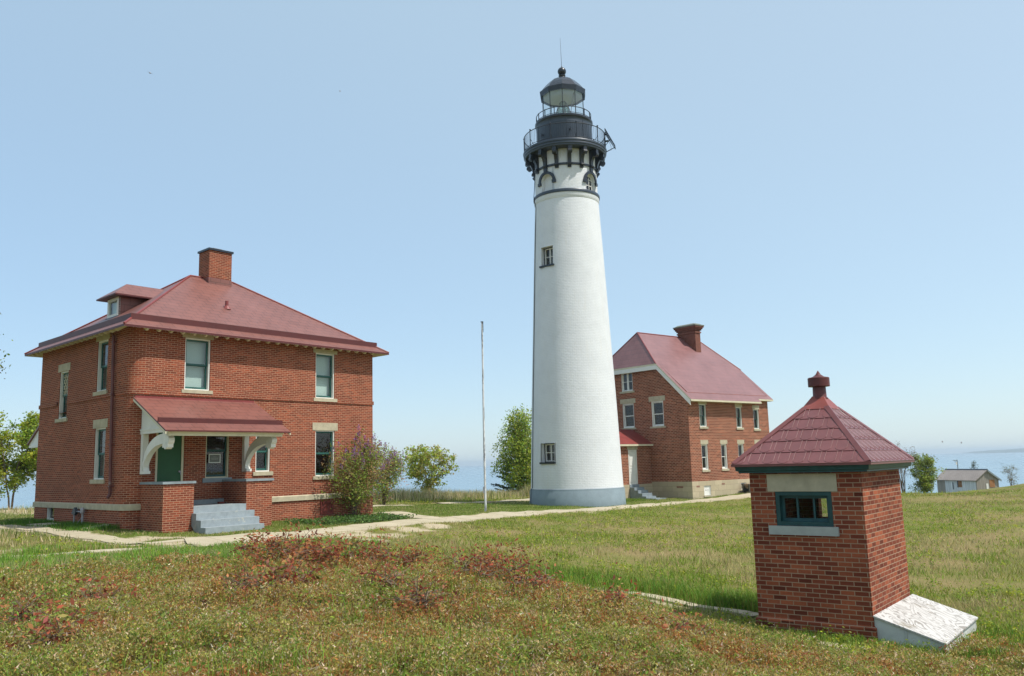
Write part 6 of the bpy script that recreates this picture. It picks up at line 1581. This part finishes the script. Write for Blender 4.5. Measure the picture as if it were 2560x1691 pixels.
def grass_all():
    rng = np.random.default_rng(52); TR, CO = [], []
    def add(t, c): TR.append(t); CO.append(c)
    # meadow: fine blades plus leafy yellow-green weeds
    x, y = view_points(500000, 9, 64, -42, 42, rng, .55)
    k = (heath_mask(x, y) < rng.uniform(.25, .8, len(x))) & (lawn_mask(x, y) < .5) & (path_dist(x, y) > rng.uniform(-.05, .25, len(x))) & clear_of_buildings(x, y, .02)
    x, y = x[k], y[k]; s = sand_mask(x, y); k = rng.uniform(size=len(x)) > s * 1.2; x, y = x[k], y[k]
    dense = fbm(x, y, 2.2, 71); k = rng.uniform(size=len(x)) < np.clip((dense - .30) * 3.0, .10, 1); x, y = x[k], y[k]; dr = dry_mask(x, y); k = rng.uniform(size=len(x)) > dr * .75; x, y, dr = x[k], y[k], dr[k]; n = len(x); d = np.hypot(x, y)
    pt = fbm(x, y, 3.2, 73); lush = fbm(x, y, 6., 75)
    col = np.where((rng.uniform(size=n) < np.clip((pt - .44) * 3.5 + dr, .10, .9))[:, None], vary((.37, .31, .145), n, rng, .25, .06), np.where((lush > .52)[:, None], vary((.18, .25, .03), n, rng, .25, .1), vary((.225, .25, .04), n, rng, .25, .1)))
    h = (.045 + .10 * lush) * rng.uniform(.4, 1.4, n) * (.75 + .5 * (y < 30)); t, c = blades(x, y, h, .010 + .0005 * d, rng, col, .45); add(t, c)
    # weeds with leaves on upright stems, strongest in yellow-green drifts
    x, y = view_points(26000, 10, 62, -30, 35, rng, .5); k = (heath_mask(x, y) < .4) & (lawn_mask(x, y) < .3) & (path_dist(x, y) > .25) & clear_of_buildings(x, y, .05) & (sand_mask(x, y) < .4) & (fbm(x, y, 2.6, 77) > rng.uniform(.38, .66, len(x)))
    x, y = x[k], y[k]; n0 = len(x); m = 9; i = np.repeat(np.arange(n0), m); d = np.hypot(x, y)[i]; hh = rng.uniform(.07, .24, n0)[i]; f = rng.uniform(.25, 1, n0 * m)
    c3 = np.stack([x[i] + rng.normal(0, .035, len(i)), y[i] + rng.normal(0, .035, len(i)), height(x, y)[i] + f * hh], -1)
    tone = np.array([(.31, .34, .03), (.22, .28, .03), (.17, .24, .03)])[rng.integers(0, 3, n0)][i]
    tri = leaf_tris(c3, (.042 + .0012 * d).reshape(-1, 1) if False else .055, rng, .3, .45); cc = vary(tone, len(i), rng, .22, .08); add(tri, np.r_[cc, cc])
    print('meadow', sum(map(len, TR)))
    stuff('meadow_grass', np.concatenate(TR), np.concatenate(CO), 'grass_m', 'patchy green and straw coloured meadow grass with weeds', 'grass'); TR.clear(); CO.clear()
    # tall fresh grass on the dune's left crest, around the oil house and its hatch
    x, y = view_points(100000, 12.5, 23.5, -38, -9, rng, .8); k = (heath_mask(x, y) < rng.uniform(.1, .95, len(x))) & (path_dist(x, y) > .12) & (lawn_mask(x, y) < .35) & clear_of_buildings(x, y, .1) & (fbm(x, y, .8, 81) > rng.uniform(.32, .68, len(x)))
    x, y = x[k], y[k]; n = len(x); col = np.where((rng.uniform(size=n) < .12 + .5 * (fbm(x, y, 1.7, 85) > .58))[:, None], vary((.36, .32, .14), n, rng, .2, .05), vary((.16, .29, .035), n, rng, .28, .12)); h = rng.uniform(.16, .42, n) * np.interp(np.hypot(x, y), [14, 16.5, 19], [1, .78, .5]); t, c = blades(x, y, h, .013, rng, col, .22, two=True); add(t, c)
    x, y = view_points(9000, 6, 14.5, -38, 4, rng, .6); k = heath_mask(x, y) > .4; x, y = x[k], y[k]; q = fbm(x, y, 1.4, 83) > rng.uniform(.42, .72, len(x)); x, y = x[q], y[q]; n = len(x); t, c = blades(x, y, rng.uniform(.14, .36, n), .008, rng, vary((.17, .27, .035), n, rng, .28, .12), .25, two=True); add(t, c)
    for cx, cy, r, num, hh in ((4.2, 17.0, .9, 4200, .32), (4.5, 13.8, .7, 1500, .15), (5.2, 13.1, .5, 1000, .15), (5.8, 12.7, .4, 800, .17), (6.4, 12.4, .4, 700, .18), (7.0, 13.2, .5, 800, .2), (7.7, 14.2, .5, 600, .2), (2.6, 18.0, 1.5, 3800, .30), (.6, 18.2, 1.2, 2600, .26), (6.6, 49.0, .8, 900, .16), (5.6, 48.2, .7, 700, .16)):
        x = cx + rng.normal(0, r * .6, num); y = cy + rng.normal(0, r * .6, num); k = clear_of_buildings(x, y, .01) & (path_dist(x, y) > .02); x, y = x[k], y[k]; n = len(x)
        t, c = blades(x, y, rng.uniform(.35, 1.1, n) * hh, .010, rng, np.where((rng.uniform(size=n) < .2)[:, None], vary((.27, .27, .06), n, rng, .25, .1), vary((.12, .22, .025), n, rng, .35, .14)), .3, two=True); add(t, c)
    print('tall', sum(map(len, TR)))
    stuff('tall_grass', np.concatenate(TR), np.concatenate(CO), 'grass_m', 'tall fresh green grass along the crest and around the oil house', 'grass'); TR.clear(); CO.clear()
    # short lawn
    x, y = view_points(260000, 19, 58, -36, 18, rng, .45); k = (lawn_mask(x, y) > .35) & (path_dist(x, y) > rng.uniform(-.08, .15, len(x))) & clear_of_buildings(x, y, .0); x, y = x[k], y[k]; s = sand_mask(x, y); k = rng.uniform(size=len(x)) > s * 1.3; x, y = x[k], y[k]; n = len(x)
    pt = fbm(x, y, 2.8, 91); col = np.where((rng.uniform(size=n) < np.clip((pt - .45) * 2.5, .06, .5))[:, None], vary((.40, .34, .16), n, rng, .2, .05), vary((.14, .20, .03), n, rng, .25, .1)); t, c = blades(x, y, rng.uniform(.03, .085, n), .022, rng, col, .5); add(t, c)
    # lush strip at the foot of the shaded wall
    uv = rng.uniform(0, 1, (9000, 2)); P = F1.o[None] + F1.ev[None] * (uv[:, :1] * 8 + .3) - F1.eu[None] * (np.abs(rng.normal(0, .5, 9000))[:, None] + .02); x, y = P[:, 0], P[:, 1]; k = clear_of_buildings(x, y, .0); x, y = x[k], y[k]; n = len(x); t, c = blades(x, y, rng.uniform(.05, .2, n), .016, rng, vary((.08, .18, .02), n, rng, .25, .1), .3); add(t, c)
    stuff('lawn', np.concatenate(TR), np.concatenate(CO), 'grass_m', 'short green lawn around the left house and the tower', 'grass'); TR.clear(); CO.clear()
    # pale dune grass on the brow
    for (x0, y0, rx, ry, num, hh) in ((-6.8, 51.5, 2.6, 2.2, 5200, .85), (-4.0, 54.5, 3.0, 1.8, 3600, .6), (-1.5, 57.5, 4, 2.0, 2600, .45), (1.7, 56, 1.0, .6, 2200, .95), (-22, 42.5, 4, 2.5, 2600, .4), (1.5, 59.5, 5, 1.5, 3000, .5), (-14, 37, 3.5, 2.5, 900, .3), (-16, 24, 3, 2.0, 1800, .28), (-19, 27, 3, 2, 1500, .3)):
        x = x0 + rng.normal(0, rx * .6, num); y = y0 + rng.normal(0, ry * .6, num); q = fbm(x, y, .9, 95) > rng.uniform(.2, .6, num); x, y = x[q], y[q]; k = clear_of_buildings(x, y, .05) & (path_dist(x, y) > .1); x, y = x[k], y[k]; n = len(x)
        t, c = blades(x, y, rng.uniform(.3, 1, n) * hh, .03, rng, np.where((rng.uniform(size=n) < .62)[:, None], vary((.52, .44, .25), n, rng, .2, .06), vary((.17, .20, .05), n, rng, .25, .1)), .22); add(t, c)
    stuff('dune_grass', np.concatenate(TR), np.concatenate(CO), 'grass_m', 'pale tan dune grass along the brow above the lake', 'grass')
grass_all()

def creeper():
    rng = np.random.default_rng(57); c = []
    for cx, cy, rx, n in ((-7.1, 29.3, .6, 800), (-6.4, 29.9, .8, 1600), (-5.6, 30.6, .8, 1700), (-5.0, 31.6, .8, 1600), (-4.6, 32.6, .7, 900), (-5.8, 32.4, .9, 900)):
        x = cx + rng.normal(0, rx * .6, n); y = cy + rng.normal(0, rx * .6, n); k = clear_of_buildings(x, y, .02) & (path_dist(x, y) > .15); x, y = x[k], y[k]
        c.append(np.stack([x, y, height(x, y) + rng.uniform(.02, .16, len(x)) * (.4 + .9 * fbm(x, y, .5, 3))], -1))
    c = np.concatenate(c); tri = leaf_tris(c, .075, rng, .7, .7); col = vary((.085, .15, .035), len(c), rng, .35, .12)
    stuff('ground_creeper', tri, np.r_[col, col], 'leaf', 'dark green creeping plants at the foot of the lilac', 'ground cover')
creeper()

# ------------------------------------------------------------------ summer haze over land and lake
def haze():
    mb = MB(); mb.box(lambda x, y, z: np.array([x, y, z]), (-16000, -4000, -20.), (16000, 9500, 27.))
    m = bpy.data.materials.new('haze'); m.use_nodes = True; t = m.node_tree; t.nodes.clear()
    o = t.nodes.new('ShaderNodeOutputMaterial'); v = t.nodes.new('ShaderNodeVolumePrincipled')
    v.inputs['Color'].default_value = (.74, .88, 1.0, 1); v.inputs['Density'].default_value = 2.0e-4; v.inputs['Anisotropy'].default_value = 0.2
    t.links.new(v.outputs[0], o.inputs['Volume'])
    h = mb.build('haze', m); h['kind'] = 'stuff'
haze()
